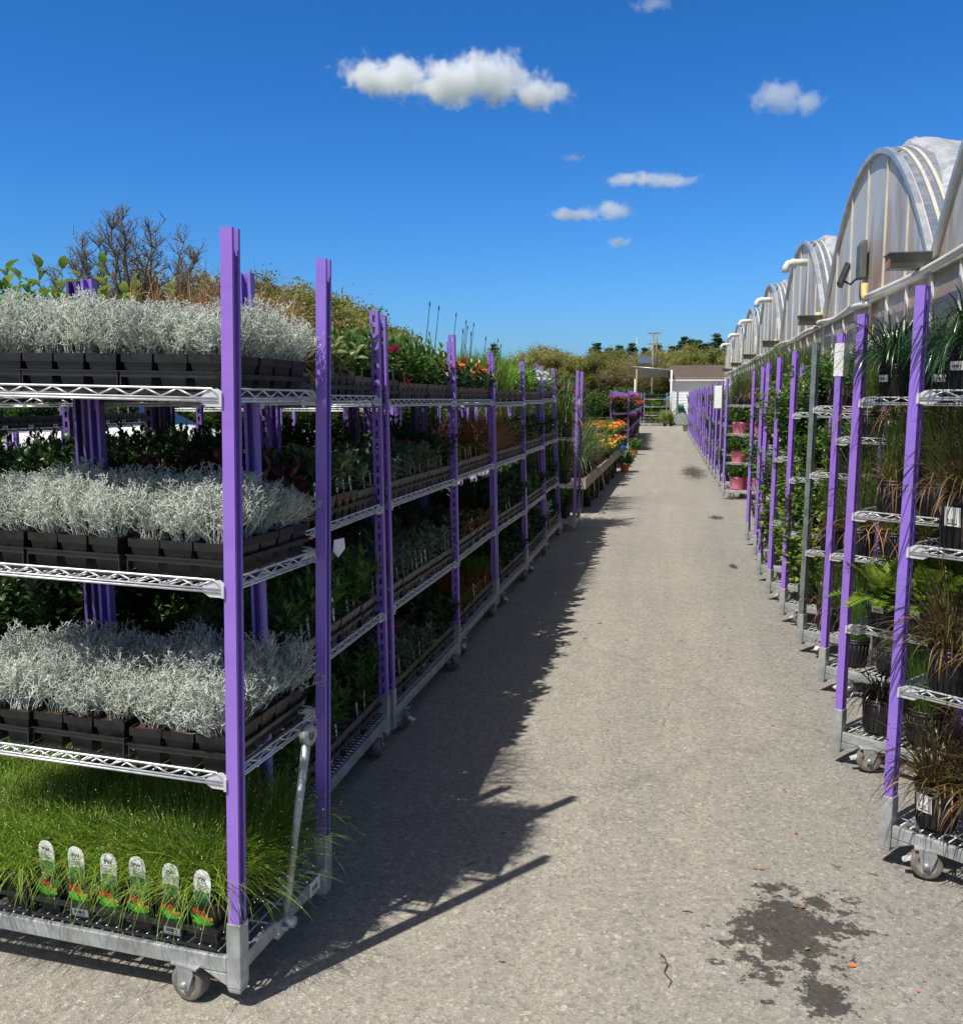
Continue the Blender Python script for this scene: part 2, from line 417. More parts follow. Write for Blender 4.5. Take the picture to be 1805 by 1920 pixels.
# unseen sky round the sun whitened further, making the shadow fill less blue
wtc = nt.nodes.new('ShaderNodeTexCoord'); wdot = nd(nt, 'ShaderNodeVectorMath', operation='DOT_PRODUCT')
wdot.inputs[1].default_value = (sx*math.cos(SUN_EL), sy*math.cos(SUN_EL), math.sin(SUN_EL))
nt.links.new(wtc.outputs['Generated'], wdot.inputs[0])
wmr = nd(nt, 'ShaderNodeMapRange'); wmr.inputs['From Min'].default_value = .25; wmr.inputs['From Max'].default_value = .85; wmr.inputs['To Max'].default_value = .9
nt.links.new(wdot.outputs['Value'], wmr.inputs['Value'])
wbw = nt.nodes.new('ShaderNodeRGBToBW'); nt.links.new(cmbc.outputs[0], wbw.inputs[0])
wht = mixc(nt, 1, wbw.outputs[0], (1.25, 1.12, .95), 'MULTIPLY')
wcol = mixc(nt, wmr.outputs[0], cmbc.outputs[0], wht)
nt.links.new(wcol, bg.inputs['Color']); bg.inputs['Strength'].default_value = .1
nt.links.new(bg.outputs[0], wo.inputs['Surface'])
sun = bpy.data.lights.new('sun', 'SUN'); sun.energy = 4.9; sun.angle = R_(.53); sun.color = (1, .968, .918)
so = bpy.data.objects.new('sun', sun); COL.objects.link(so)
sdir = Vector((-sx*math.cos(SUN_EL), -sy*math.cos(SUN_EL), -math.sin(SUN_EL)))
so.rotation_euler = sdir.to_track_quat('-Z', 'Y').to_euler(); so.location = (-3, -5, 12)
sc.view_settings.view_transform = 'Standard'; sc.view_settings.look = 'None'
sc.view_settings.exposure = .1; sc.view_settings.gamma = 1
sc.cycles.max_bounces = 8; sc.cycles.transparent_max_bounces = 12; sc.cycles.volume_bounces = 8
sc.cycles.volume_max_steps = 128; sc.cycles.use_denoising = True
sc.cycles.sample_clamp_indirect = 6

# ------------------------------------------------------------------ plant meshes
def rdir(rg, az, tilt): return Vector((math.sin(tilt)*math.cos(az), math.sin(tilt)*math.sin(az), math.cos(tilt)))

def blades(mb, rg, n, L, wd, r0, tilt, droop, segs=6, mi=0, cx=0, cy=0, bead=None, twist=.4, arc=None):
    for i in range(n):
        az = rg.uniform(0, 2*PI) if arc is None or rg.random() < .012 else PI/2+rg.uniform(-arc, arc); rr = r0*math.sqrt(rg.random())
        p = Vector((cx+rr*math.cos(az), cy+rr*math.sin(az), 0)); a2 = az+rg.uniform(-.7, .7)
        t = rg.uniform(*tilt)*(.4+.6*rg.random()); d = rdir(rg, a2, t); ln = rg.uniform(*L); dr = rg.uniform(*droop)
        pts = [p.copy()]
        for k in range(segs):
            p = p+d*(ln/segs); pts.append(p.copy())
            d = (d+Vector((0, 0, -dr/segs*(1+k*.35)))+Vector((rg.uniform(-.05,.05), rg.uniform(-.05,.05), 0))).normalized()
        sa = a2+PI/2+rg.uniform(-twist, twist); s = Vector((math.cos(sa), math.sin(sa), rg.uniform(-.3,.3))).normalized()
        w0 = wd*rg.uniform(.7, 1.2)
        mb.ribbon(pts, s, [w0*(.7+.3*min(1, k*1.2/segs)) if k < segs*.7 else w0*max(.12, (segs-k)/(segs*.32)) for k in range(segs+1)], mi)
        if bead is not None and rg.random() < .07:
            q = pts[-1]; b = .0016
            mb.add([(q.x,q.y,q.z+b*1.6),(q.x+b,q.y,q.z),(q.x,q.y+b,q.z),(q.x-b,q.y,q.z),(q.x,q.y-b,q.z),(q.x,q.y,q.z-b*1.6)],
                   [(0,1,2),(0,2,3),(0,3,4),(0,4,1),(5,2,1),(5,3,2),(5,4,3),(5,1,4)], bead)

def grass_mesh(name, seed, n, L, wd, r0, tilt, droop, mats, segs=6, bead=None, dead=0, arc=None):
    rg = random.Random(seed); mb = MB()
    blades(mb, rg, n, L, wd, r0, tilt, droop, segs, 0, bead=bead, arc=arc)
    if arc is not None: blades(mb, rg, 11, (.2, .34), wd, r0, (.5, 1.1), (1.6, 2.6), segs+1, 0, 0, -.02, bead=bead)
    if dead: blades(mb, rg, dead, (L[0]*.6, L[1]*.8), wd, r0, (.7, 1.6), (droop[0]+.6, droop[1]+1.0), segs, len(mats)-1)
    return mb.mesh(name, mats)

def silver_mesh(seed, scale=1.0):
    rg = random.Random(seed); mb = MB()
    for i in range(58):
        az = rg.uniform(0, 2*PI); rr = .036*math.sqrt(rg.random())
        p = Vector((rr*math.cos(az), rr*math.sin(az), 0)); t = rg.uniform(0, 1.05)*(.35+.65*rg.random())
        d = rdir(rg, az+rg.uniform(-.8,.8), t); ln = rg.uniform(.105, .17)*scale*(1-.22*t); segs = 7
        pts = [p.copy()]; nodes = []
        for k in range(segs):
            d = (d+Vector((rg.uniform(-.3,.3), rg.uniform(-.3,.3), rg.uniform(-.08,.26)))).normalized()
            p = p+d*(ln/segs); pts.append(p.copy())
            if k >= 1: nodes.append((p.copy(), d.copy()))
        mb.tube(pts, [.0011-.0004*k/segs for k in range(segs+1)], 3, 0, False)
        for (q, dd) in nodes:
            for _ in range(rg.choice((1, 2, 2, 3))):
                o = Vector((rg.uniform(-1,1), rg.uniform(-1,1), rg.uniform(-.3,.9))).normalized()
                e = (dd*.5+o).normalized(); l2 = rg.uniform(.012, .032)
                m1 = q+e*l2*.5+Vector((rg.uniform(-1,1), rg.uniform(-1,1), rg.uniform(0,1)))*.003
                tip = m1+(e+Vector((0,0,.5))).normalized()*l2*.55
                mb.tube([q, m1, tip], [.001, .001, .0008], 3, 0, False)
                for _ in range(2):
                    o = Vector((rg.uniform(-1,1), rg.uniform(-1,1), rg.uniform(-.2,1))).normalized()*rg.uniform(.006, .011)
                    b = m1.lerp(tip, rg.random()); mb.tube([b, b+o], [.0011, .0008], 3, 0, False)
    return mb.mesh('silver_twigs', SILVER)

def leafy_mesh(name, seed, w, d, n, h, LL, LW, npl, tilt, mats, droop=.2, flowers=0, fl_mi=1, up=(.2, 1.3), zlow=.15, fl_size=.02, stem_mi=0, fold=.25):
    rg = random.Random(seed); mb = MB()
    for i in range(n):
        bx, by = rg.uniform(-w/2, w/2), rg.uniform(-d/2, d/2)
        az = math.atan2(by/(d/2+.001), bx/(w/2+.001)) if rg.random() < .7 else rg.uniform(0, 2*PI)
        t = tilt*rg.random()*(.3+.7*max(abs(bx)/(w/2+.001), abs(by)/(d/2+.001)))
        hh = rg.uniform(*h); dr = rdir(rg, az, t); p = Vector((bx, by, 0)); pts = [p.copy()]
        for k in range(3):
            dr = (dr+Vector((rg.uniform(-.12,.12), rg.uniform(-.12,.12), .05))).normalized(); p = p+dr*(hh/3); pts.append(p.copy())
        mb.tube(pts, [.0022, .002, .0016, .001], 3, stem_mi, False)
        a = rg.uniform(0, 6.28)
        for k in range(npl):
            u = zlow+(1-zlow)*(k+rg.random()*.6)/npl; u = min(.999, u); s = u*3; j = int(s); q = pts[j].lerp(pts[j+1], s-j)
            a += 2.399+rg.uniform(-.3,.3); pitch = up[0]+(up[1]-up[0])*(1-u)*rg.uniform(.6,1.25)+(.25 if u < .95 else 0)
            ld = rdir(rg, a, pitch); L = rg.uniform(*LL)*(1-.35*max(0, u-.6)/.4)
            mb.leaf(q, ld, Vector((rg.uniform(-.4,.4), rg.uniform(-.4,.4), 1)), L, L*LW*rg.uniform(.8,1.2), droop*rg.uniform(.3,1.5), 0, fold)
        if rg.random() < flowers:
            flower(mb, rg, pts[-1]+Vector((0,0,.008)), fl_size*rg.uniform(.8,1.25), fl_mi)
    return mb.mesh(name, mats)

def flower(mb, rg, c, r, mi, n=6):
    ax = Vector((rg.uniform(-.7,.7), rg.uniform(-.7,.7), 1)).normalized(); e1 = ax.orthogonal().normalized(); e2 = ax.cross(e1)
    for ring, (k, el, rr) in enumerate(((n, .25, 1.0), (n-1, .75, .72))):
        for j in range(k):
            w_ = 2*PI*j/k+ring*.5+rg.uniform(-.15,.15); o = e1*math.cos(w_)+e2*math.sin(w_)
            mb.leaf(c, o*math.cos(el)+ax*math.sin(el), ax, r*rr, r*rr*.75, .15, mi, .12)

def fern_mesh(seed):
    rg = random.Random(seed); mb = MB()
    for i in range(26):
        az = rg.uniform(0, 6.28); t = rg.uniform(.15, 1.15); d = rdir(rg, az, t); p = Vector((math.cos(az)*.02, math.sin(az)*.02, 0))
        L = rg.uniform(.2, .33); n = 15; side = Vector((-math.sin(az), math.cos(az), 0)); pts = [p.copy()]
        for k in range(n):
            d = (d+Vector((0,0,-.075))).normalized(); p = p+d*(L/n); pts.append(p.copy())
            if k > 2:
                u = k/n; pl = .075*math.sin(PI*min(1, u*.85+.12))*rg.uniform(.85,1.1); nr = side.cross(d)
                for sg in (-1, 1):
                    ld = (side*sg+d*.55).normalized()
                    mb.leaf(p, ld, nr, pl, pl*.34, .12, 0, .1)
        mb.tube(pts[::3], .0016, 3, 0, False)
    return mb.mesh('fern_fronds', FERNL)

def spire_mesh(seed, h=.42):
    rg = random.Random(seed); mb = MB()
    for i in range(7):
        p = Vector((rg.uniform(-.1,.1), rg.uniform(-.2,.2), 0)); d = rdir(rg, rg.uniform(0,6.28), rg.uniform(0,.2)); L = rg.uniform(.6, 1)*h
        for k in range(34):
            u = k/34; q = p+d*(L*u); a = k*2.4
            l = (.06*(1-u)+.012); mb.leaf(q, rdir(rg, a, .6+.6*(1-u)), Vector((0,0,1)), l, l*.32, .1, 0)
        mb.tube([p, p+d*L], [.003, .001], 4, 0, False)
    return mb.mesh('spire_foliage', [DUSTY])

def reed_mesh(seed, n=6, h=(.3,.5)):
    rg = random.Random(seed); mb = MB()
    for i in range(n):
        p = Vector((rg.uniform(-.12,.12), rg.uniform(-.22,.22), .05)); d = rdir(rg, rg.uniform(0,6.28), rg.uniform(0,.28)); L = rg.uniform(*h)
        q = p+d*L
        mb.tube([p, p+d*L*.5, q], [.0035, .003, .0022], 5, 0, False)
        mb.tube([q, q+d*.018, q+d*.035], [.0022, .005, .001], 6, 1, False)
    return mb

P = {}
for k in range(7): P['silver', k] = silver_mesh(10+k, (1, .92, 1.1, .86, 1.02, .96, 1.14)[k])
for k in range(3): P['fibre', k] = grass_mesh('fibre_grass_tuft', 30+k, 520, (.15, .31), .0016, .038, (.05, 1.25), (.35, 1.6), [FIBRE, BEAD], 7, 1)
for k in range(2): P['fibre_front', k] = grass_mesh('fibre_grass_tuft', 36+k, 520, (.15, .31), .0016, .03, (.05, 1.2), (.35, 1.5), [FIBRE, BEAD], 7, 1, 0, 1.9)
def two(key, fn):
    for k in range(2): P[key, k] = fn(k)
# tray foliage (0.255 wide along x, 0.5 deep along y)
W_, D_ = .235, .47
def tray_blades(seed, n, L, wd, mats, tilt=(.1,1.2), droop=(.8,1.9), dead=0):
    rg = random.Random(seed); mb = MB()
    for i in range(3):
        for j in range(5):
            blades(mb, rg, n//15, L, wd, .03, tilt, droop, 6, 0, (i-1)*.08, (j-2)*.095)
    return mb.mesh('tray_blades', mats)
two('brown_sedge', lambda k: tray_blades(50+k, 800, (.22,.38), .003, [BROWNB], (.05,1.1), (.6,1.7)))
two('broadleaf', lambda k: leafy_mesh('broad_foliage', 52+k, W_, D_, 55, (.1,.2), (.05,.085), .62, 9, .7, [PALEL], .3))
two('lance', lambda k: leafy_mesh('lance_foliage', 54+k, W_, D_, 62, (.13,.24), (.055,.085), .28, 16, .45, [GREENL], .15))
two('lance_pink', lambda k: leafy_mesh('lance_foliage', 56+k, W_, D_, 62, (.1,.2), (.055,.085), .28, 15, .5, [GREENL, PINKFL], .2, .05, 1, fl_size=.035))
two('sage', lambda k: leafy_mesh('sage_foliage', 58+k, W_, D_, 62, (.08,.16), (.045,.075), .36, 12, .5, [SAGEL], .15))
two('burgundy', lambda k: leafy_mesh('burgundy_foliage', 60+k, W_, D_, 50, (.1,.22), (.05,.08), .5, 10, .6, [BURG], .3))
two('olive', lambda k: leafy_mesh('olive_foliage', 62+k, W_, D_, 90, (.05,.12), (.018,.03), .5, 16, .6, [OLIVE], .1))
two('copper', lambda k: leafy_mesh('copper_foliage', 64+k, W_, D_, 90, (.05,.13), (.02,.034), .45, 15, .6, [ORANGEL], .1))
two('grey_lance', lambda k: leafy_mesh('grey_lance_foliage', 66+k, W_, D_, 64, (.09,.18), (.05,.08), .25, 14, .6, [SAGEL, PINKFL], .35, .03, 1, fl_size=.025))
two('dark', lambda k: leafy_mesh('dark_foliage', 68+k, W_, D_, 58, (.1,.22), (.045,.075), .45, 12, .6, [DARKL], .25))
two('green_deep', lambda k: leafy_mesh('green_foliage', 70+k, W_, D_, 60, (.09,.2), (.045,.07), .3, 14, .5, [GREENL], .2))
two('tuft', lambda k: tray_blades(72+k, 900, (.1,.2), .003, [BRIGHTG], (.05,1.2), (.2,.8)))
two('light_grass', lambda k: tray_blades(74+k, 560, (.2,.36), .006, [BRIGHTG if k else TALLG], (.05,.6), (.3,1.2)))
two('dusty', lambda k: leafy_mesh('dusty_foliage', 76+k, W_, D_, 58, (.12,.26), (.06,.1), .42, 11, .6, [DUSTY], .3))
two('trail_orange', lambda k: leafy_mesh('trailing_foliage', 78+k, W_+.08, D_+.08, 64, (.08,.2), (.04,.06), .6, 10, 1.0, [DARKL, ORFL], .3, .32, 1, fl_size=.032))
two('perennial', lambda k: leafy_mesh('perennial_foliage', 80+k, W_, D_, 60, (.14,.3), (.04,.07), .3, 16, .4, [BRIGHTG if k else GREENL], .2))
two('begonia', lambda k: leafy_mesh('begonia_foliage', 82+k, .3, .4, 60, (.1,.3), (.05,.08), .6, 9, 1.1, [DARKL, REDFL], .4, .5, 1, fl_size=.04))
two('pansy', lambda k: leafy_mesh('pansy_foliage', 84+k, .35, .4, 70, (.08,.17), (.04,.06), .5, 9, .7, [GREENL, ORFL if k else YELFL], .2, .6, 1, fl_size=.042))
two('reed', lambda k: reed_mesh(86+k, 2).mesh('reed_stalks', [GREENL, BURG]))
two('spire', lambda k: spire_mesh(88+k))
# single pot plants
two('mondo', lambda k: grass_mesh('mondo_tuft', 100+k, 290, (.2,.36), .0062, .05, (.1,1.3), (1.1,2.2), [MONDO, BROWNB], 7, None, 8))
two('bronze', lambda k: grass_mesh('bronze_tuft', 102+k, 240, (.16,.34), .0055, .05, (.1,1.3), (.5,1.7), [BRONZE, BROWNB], 7, None, 16))
two('black', lambda k: grass_mesh('black_tuft', 104+k, 130, (.12,.24), .0075, .04, (.2,1.4), (.8,1.9), [BLACKB], 7))
two('tall', lambda k: grass_mesh('tall_grass_tuft', 106+k, 260, (.3,.62), .0042, .05, (.03,.6), (.3,1.3), [TALLG, BROWNB], 7, None, 30))
two('green', lambda k: grass_mesh('green_tuft', 108+k, 300, (.2,.42), .0032, .05, (.03,.6), (.15,.9), [GREENL], 6))
two('fern', lambda k: fern_mesh(110+k))
two('vine', lambda k: leafy_mesh('vine_leaves', 112+k, .22, .22, 36, (.28,.62), (.044,.075), .6, 24, .6, [LIMEL if k else GREENL], .25, up=(.5,1.5), zlow=.02))
two('leafy', lambda k: leafy_mesh('leafy_growth', 114+k, .16, .16, 34, (.1,.24), (.035,.06), .55, 12, .9, [GREENL], .25))
two('shrub', lambda k: leafy_mesh('dark_shrub_leaves', 116+k, .2, .2, 30, (.2,.42), (.05,.085), .42, 16, .7, [DARKL], .3))
two('bigleaf', lambda k: leafy_mesh('big_leaf_growth', 118+k, .1, .1, 6, (.2,.38), (.055,.095), .56, 12, .45, [LIMEL], .35, up=(.35,1.5), zlow=.25))
two('strap', lambda k: grass_mesh('strap_leaf_tuft', 120+k, 90, (.45,.85), .016, .06, (.08,1.0), (.5,1.7), [TALLG, BROWNB], 8, None, 6))

# ------------------------------------------------------------------ pots, trays and labels
def text_mesh(body, size, bold=0):
    cu = bpy.data.curves.new('lettering', 'FONT'); cu.body = body; cu.size = size; cu.offset = bold; cu.align_x = 'LEFT'; cu.resolution_u = 2
    o = bpy.data.objects.new('lettering', cu); COL.objects.link(o)
    dg = bpy.context.evaluated_depsgraph_get(); dg.update()
    me = bpy.data.meshes.new_from_object(o.evaluated_get(dg)); bpy.data.objects.remove(o); bpy.data.curves.remove(cu)
    return me

def square_pot_mesh(mat, w=.092, h=.108, rim=.78):
    mb = MB()
    b = w*.64; zr = h*rim
    mb.frustum(b, b, 0, w*.89, w*.89, zr, 0, top=False)
    mb.frustum(w*(.985 if rim < .9 else .94), w*(.985 if rim < .9 else .94), zr, w, w, h, 0, top=False, bottom=False)
    for (a0, z0, a1, z1) in ((w*.89, zr, w*.985, zr), (w, h, w*.93, h)):
        vs = []
        for a, z in ((a0, z0), (a1, z1)): vs += [(-a/2,-a/2,z),(a/2,-a/2,z),(a/2,a/2,z),(-a/2,a/2,z)]
        mb.add(vs, [(0,1,5,4),(1,2,6,5),(2,3,7,6),(3,0,4,7)], 0)
    mb.frustum(w*.88, w*.88, h*.84, w*.93, w*.93, h, 0, top=False)
    return mb.mesh('square_pot', mat)
SQPOT = square_pot_mesh(BLACK); LABELPOT = square_pot_mesh(BLACK, rim=.93)
def soil_sq(w, z):
    rg = random.Random(3); mb = MB(); n = 7; vs = []
    for i in range(n):
        for j in range(n): vs.append((-w/2+w*i/(n-1), -w/2+w*j/(n-1), z+rg.uniform(-.004,.006)))
    mb.add(vs, [(i*n+j, (i+1)*n+j, (i+1)*n+j+1, i*n+j+1) for i in range(n-1) for j in range(n-1)], 0)
    return mb.mesh('soil', SOIL)
SOILSQ = soil_sq(.084, .1)

def round_pot_mesh(mat, r, h, ribs=False, holes=False):
    mb = MB()
    prof = [(0, .004), (r*.80, .004), (r*.82, 0), (r*.84, .012), (r*.955, h*.84), (r*.965, h*.845), (r, h*.85), (r*1.01, h*.9), (r*.985, h*.905), (r*.99, h*.93), (r*1.02, h*.94), (r*1.03, h), (r*.98, h*1.0), (r*.94, h*.86), (r*.92, h*.8)]
    mb.lathe(prof, 32, 0)
    if ribs:
        for k in range(20):
            a = 2*PI*k/20+.1
            x0, y0 = math.cos(a)*r*.845, math.sin(a)*r*.845; x1, y1 = math.cos(a)*r*.95, math.sin(a)*r*.95
            mb.tube([(x0,y0,.015),(x1,y1,h*.8)], .0025, 4, 0)
    return mb.mesh('round_pot', mat)
def soil_round(r, z):
    rg = random.Random(5); mb = MB(); vs = [(0,0,z+.006)]; n = 20
    for ring in (.5, 1):
        for j in range(n): vs.append((r*ring*math.cos(2*PI*j/n), r*ring*math.sin(2*PI*j/n), z+rg.uniform(-.004,.006)))
    fs = [(0, 1+j, 1+(j+1)%n) for j in range(n)]+[(1+j, 1+n+j, 1+n+(j+1)%n, 1+(j+1)%n) for j in range(n)]
    mb.add(vs, fs, 0, True); return mb.mesh('soil', SOIL)
RPOT = {'gallon': (round_pot_mesh(BLACK, .073, .152, True), soil_round(.068, .13), .073, .152),
        'big': (round_pot_mesh(BLACK, .10, .19, True), soil_round(.094, .165), .10, .19),
        'small': (round_pot_mesh(BLACK, .065, .12), soil_round(.06, .1), .065, .12),
        'pink': (round_pot_mesh(PINK, .12, .2), soil_round(.112, .17), .12, .2),
        'terra': (round_pot_mesh(TERRA, .1, .16), soil_round(.094, .135), .1, .16)}

def carrier_mesh(nx, ny, p, mat, z=.042, hh=.013):
    w, d = nx*p, ny*p; mb = MB(); t = .003
    for zz, h2 in ((z, hh), (.0, .008)):
        mb.box(-w/2, -d/2, zz, w/2, -d/2+t, zz+h2); mb.box(-w/2, d/2-t, zz, w/2, d/2, zz+h2)
        mb.box(-w/2, -d/2+t, zz, -w/2+t, d/2-t, zz+h2); mb.box(w/2-t, -d/2+t, zz, w/2, d/2-t, zz+h2)
    mb.box(-w/2-.003, -d/2-.004, z+hh, w/2+.003, -d/2+t, z+hh+.003); mb.box(-w/2-.003, d/2-t, z+hh, w/2+.003, d/2+.004, z+hh+.003)
    for i in range(1, 1): mb.box(-w/2+i*p-.0012, -d/2+t, .001, -w/2+i*p+.0012, d/2-t, .045)
    for j in range(1, 1): mb.box(-w/2+t, -d/2+j*p-.0012, .0015, w/2-t, -d/2+j*p+.0012, .044)
    for i in (0, nx): mb.box(-w/2+i*p-.004 if 0 < i else -w/2, -d/2-.001, .008, -w/2+i*p+.004 if i < nx else w/2, -d/2+.002, z)
    return mb.mesh('carry_tray', mat)
TRAY35 = carrier_mesh(3, 5, .096, BLACK2); TRAY65 = carrier_mesh(6, 5, .097, BLACK2)

# pot label: red and orange lettering over a fan of leaves
def hot_label():
    mb = MB(); s = .052
    mb.box(-s*.52, -.0006, -s*.62, s*.52, 0, -s*.52, 2)
    rg = random.Random(4)
    for k, a in enumerate((-1.25, -.85, -.42, 0, .42, .85, 1.25)):
        L = s*(.62, .8, .86, .74, .86, .84, .7)[k]; W = s*.2; ca, sa = math.sin(a), math.cos(a)
        cx, cz = 0, -s*.5; pts = []
        for u, ww in ((0, .15), (.3, .62), (.6, 1), (.82, .9), (1, .2)):
            pts.append((u, ww))
        left = [(cx+ca*L*u-sa*W/2*ww, cz+sa*L*u*.95+ca*W/2*ww) for u, ww in pts]; right = [(cx+ca*L*u+sa*W/2*ww, cz+sa*L*u*.95-ca*W/2*ww) for u, ww in pts]
        n = len(pts); y = -.0004-.0001*k
        mb.add([(x, y, z) for x, z in left]+[(x, y, z) for x, z in right], [(i, n+i, n+i+1, i+1) for i in range(n-1)], 3)
    Mx = RX(PI/2)
    mb.append(text_mesh('Hot', s*.46, .0011), T((-s*.52, -.0016, s*.12)) @ Mx, 0)
    mb.append(text_mesh('Plants', s*.32, .0005), T((-s*.1, -.0018, -s*.16)) @ Mx, 1)
    return mb.mesh('pot_label', [LRED, LORANGE, LDARK, LGREEN])
HOTLABEL = hot_label()
def plant_tag():
    mb = MB(); w = .052; h = .09; t = .0008
    out = [(-w/2*.8, -.03), (w/2*.8, -.03), (w/2, h*.62), (w/2*.93, h*.8), (w/2*.7, h*.93), (w/2*.35, h*.99), (0, h), (-w/2*.35, h*.99), (-w/2*.7, h*.93), (-w/2*.93, h*.8), (-w/2, h*.62)]
    mb.prism(out, 'y', 0, t, 0)
    mb.add([(-w*.42, -.0006, .0), (w*.42, -.0006, .0), (w*.42, -.0006, h*.36), (w*.2, -.0006, h*.39), (-w*.2, -.0006, h*.39), (-w*.42, -.0006, h*.36)], [(0,1,2,3,4,5)], 1)
    mb.append(text_mesh('PW', .0155, .0002), T((-.013, -.0008, h*.68)) @ RX(PI/2), 2)
    mb.box(-.012, -.0006, h*.62, .012, -.0002, h*.63, 2)
    for k, z in enumerate((.55, .5, .45)): mb.box(-.016+k*.001, -.0006, h*z, .016-k*.002, -.0002, h*z+.0008, 2)
    return mb.mesh('plant_tag', [WHITE, LPHOTO, INK])
PTAG = plant_tag()
def sticker(w, h, kind=0):
    mb = MB(); rg = random.Random(kind)
    mb.box(-w/2, -.0006, -h/2, w/2, 0, h/2, 0)
    x = -w*.36
    while x < w*.3:
        b = rg.choice((.0012, .002, .003))*(w/.05 if kind != 2 else .6)
        if rg.random() < .7: mb.box(x, -.0011, -h*(.22 if kind != 2 else .3), x+b, -.0007, h*.12 if kind != 2 else -h*.12, 1)
        x += b*rg.uniform(1.3, 2.4)
    mb.box(-w*.3, -.0011, -h*.4, w*.28, -.0007, -h*.34, 1)
    return mb.mesh('price_sticker', [WHITE, INK])
STICK = sticker(.05, .028, 1); STICKBIG = sticker(.056, .062, 2)
def stake_mesh(w=.022, h=.075):
    mb = MB(); mb.prism([(-w/2*.6, -.03), (w/2*.6, -.03), (w/2, h*.8), (w/2*.5, h), (-w/2*.5, h), (-w/2, h*.8)], 'y', 0, .001, 0)
    mb.box(-w*.3, -.0006, h*.45, w*.3, -.0002, h*.75, 1)
    return mb.mesh('plant_stake', [WHITE, LPHOTO])
STAKE = stake_mesh()
GSTAKE = None
def stake_shade():
    mb = MB(); w, h = .024, .06; mb.prism([(-w/2*.6, -.03), (w/2*.6, -.03), (w/2, h*.8), (w/2*.5, h), (-w/2*.5, h), (-w/2, h*.8)], 'y', 0, .001, 0)
    return mb.mesh('plant_stake', [M_plain('taupe_tag', (.30, .27, .23), .6, 0, .2)])
GSTAKE = stake_shade()

# ------------------------------------------------------------------ cart meshes
POST_H = 1.94
def post_mesh(mat, h=POST_H, z0=.225):
    mb = MB(); D, Wd, t = .032, .038, .0028      # open side faces +x, web at x = 0
    mb.box(0, -Wd/2, z0, D, -Wd/2+t, h); mb.box(0, Wd/2-t, z0, D, Wd/2, h)
    mb.box(D-t, -Wd/2+t, z0, D, -Wd/2+.009, h); mb.box(D-t, Wd/2-.009, z0, D, Wd/2-t, h)
    sw = .0065
    mb.box(0, -Wd/2+t, z0, t, -sw, h); mb.box(0, sw, z0, t, Wd/2-t, h)
    z = z0; n = int((h-z0)/.05)
    for k in range(n+1):
        zz = z0+k*.05; mb.box(0.0002, -sw, zz, t-.0002, sw, min(h, zz+.02))
    return mb.mesh('post', mat)
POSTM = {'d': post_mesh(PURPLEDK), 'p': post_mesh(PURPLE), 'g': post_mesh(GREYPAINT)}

L2, W2 = .675, .2825
def base_mesh():
    mb = MB()
    for s in (-1, 1):
        y0, y1 = (s*W2, s*(W2-.018)); y0, y1 = min(y0, y1), max(y0, y1)
        mb.box(-L2+.04, y0, .098, L2-.04, y1, .142)
        mb.box(-L2+.04, min(s*(W2-.018), s*(W2-.045)), .098, L2-.04, max(s*(W2-.018), s*(W2-.045)), .102)
        x0, x1 = sorted((s*L2, s*(L2-.018)))
        mb.box(x0, -W2+.042, .098, x1, W2-.042, .142)
        for e in (-1, 1):
            # socket
            xa, xb = sorted((s*(L2+.003), s*(L2-.038))); ya, yb = sorted((e*(W2+.003), e*(W2-.043)))
            mb.box(xa, ya, .06, xb, yb, .238)
            cx, cy = (xa+xb)/2, (ya+yb)/2
            mb.frustum((xb-xa)*.8, (yb-ya)*.8, .045, xb-xa-.001, yb-ya-.001, .0598, 0, cx, cy)
            # gusset under the long rail
            g0, g1 = s*(L2-.039), s*(L2-.11)
            yy = sorted((e*(W2-.0005), e*(W2-.017)))
            mb.prism([(g0, .097), (g1, .097), (g0, .062)], 'y', yy[0], yy[1]) if s < 0 else mb.prism([(g1, .097), (g0, .097), (g0, .062)][::-1], 'y', yy[0], yy[1])
    me = mb.mesh('base_frame', GALV)
    return bevel_mesh(me, .0035, 2)
BASEM = base_mesh()
def deck_mesh():
    mb = MB()
    x = -L2+.03
    while x < L2-.02:
        mb.tube([(x, -W2+.015, .145), (x, W2-.015, .145)], .0026, 5); x += .032
    for y in (-.2, -.1, 0, .1, .2): mb.tube([(-L2+.015, y, .1405), (L2-.015, y, .1405)], .0034, 5)
    return mb.mesh('deck_grid', CHROME)
DECKM = deck_mesh()
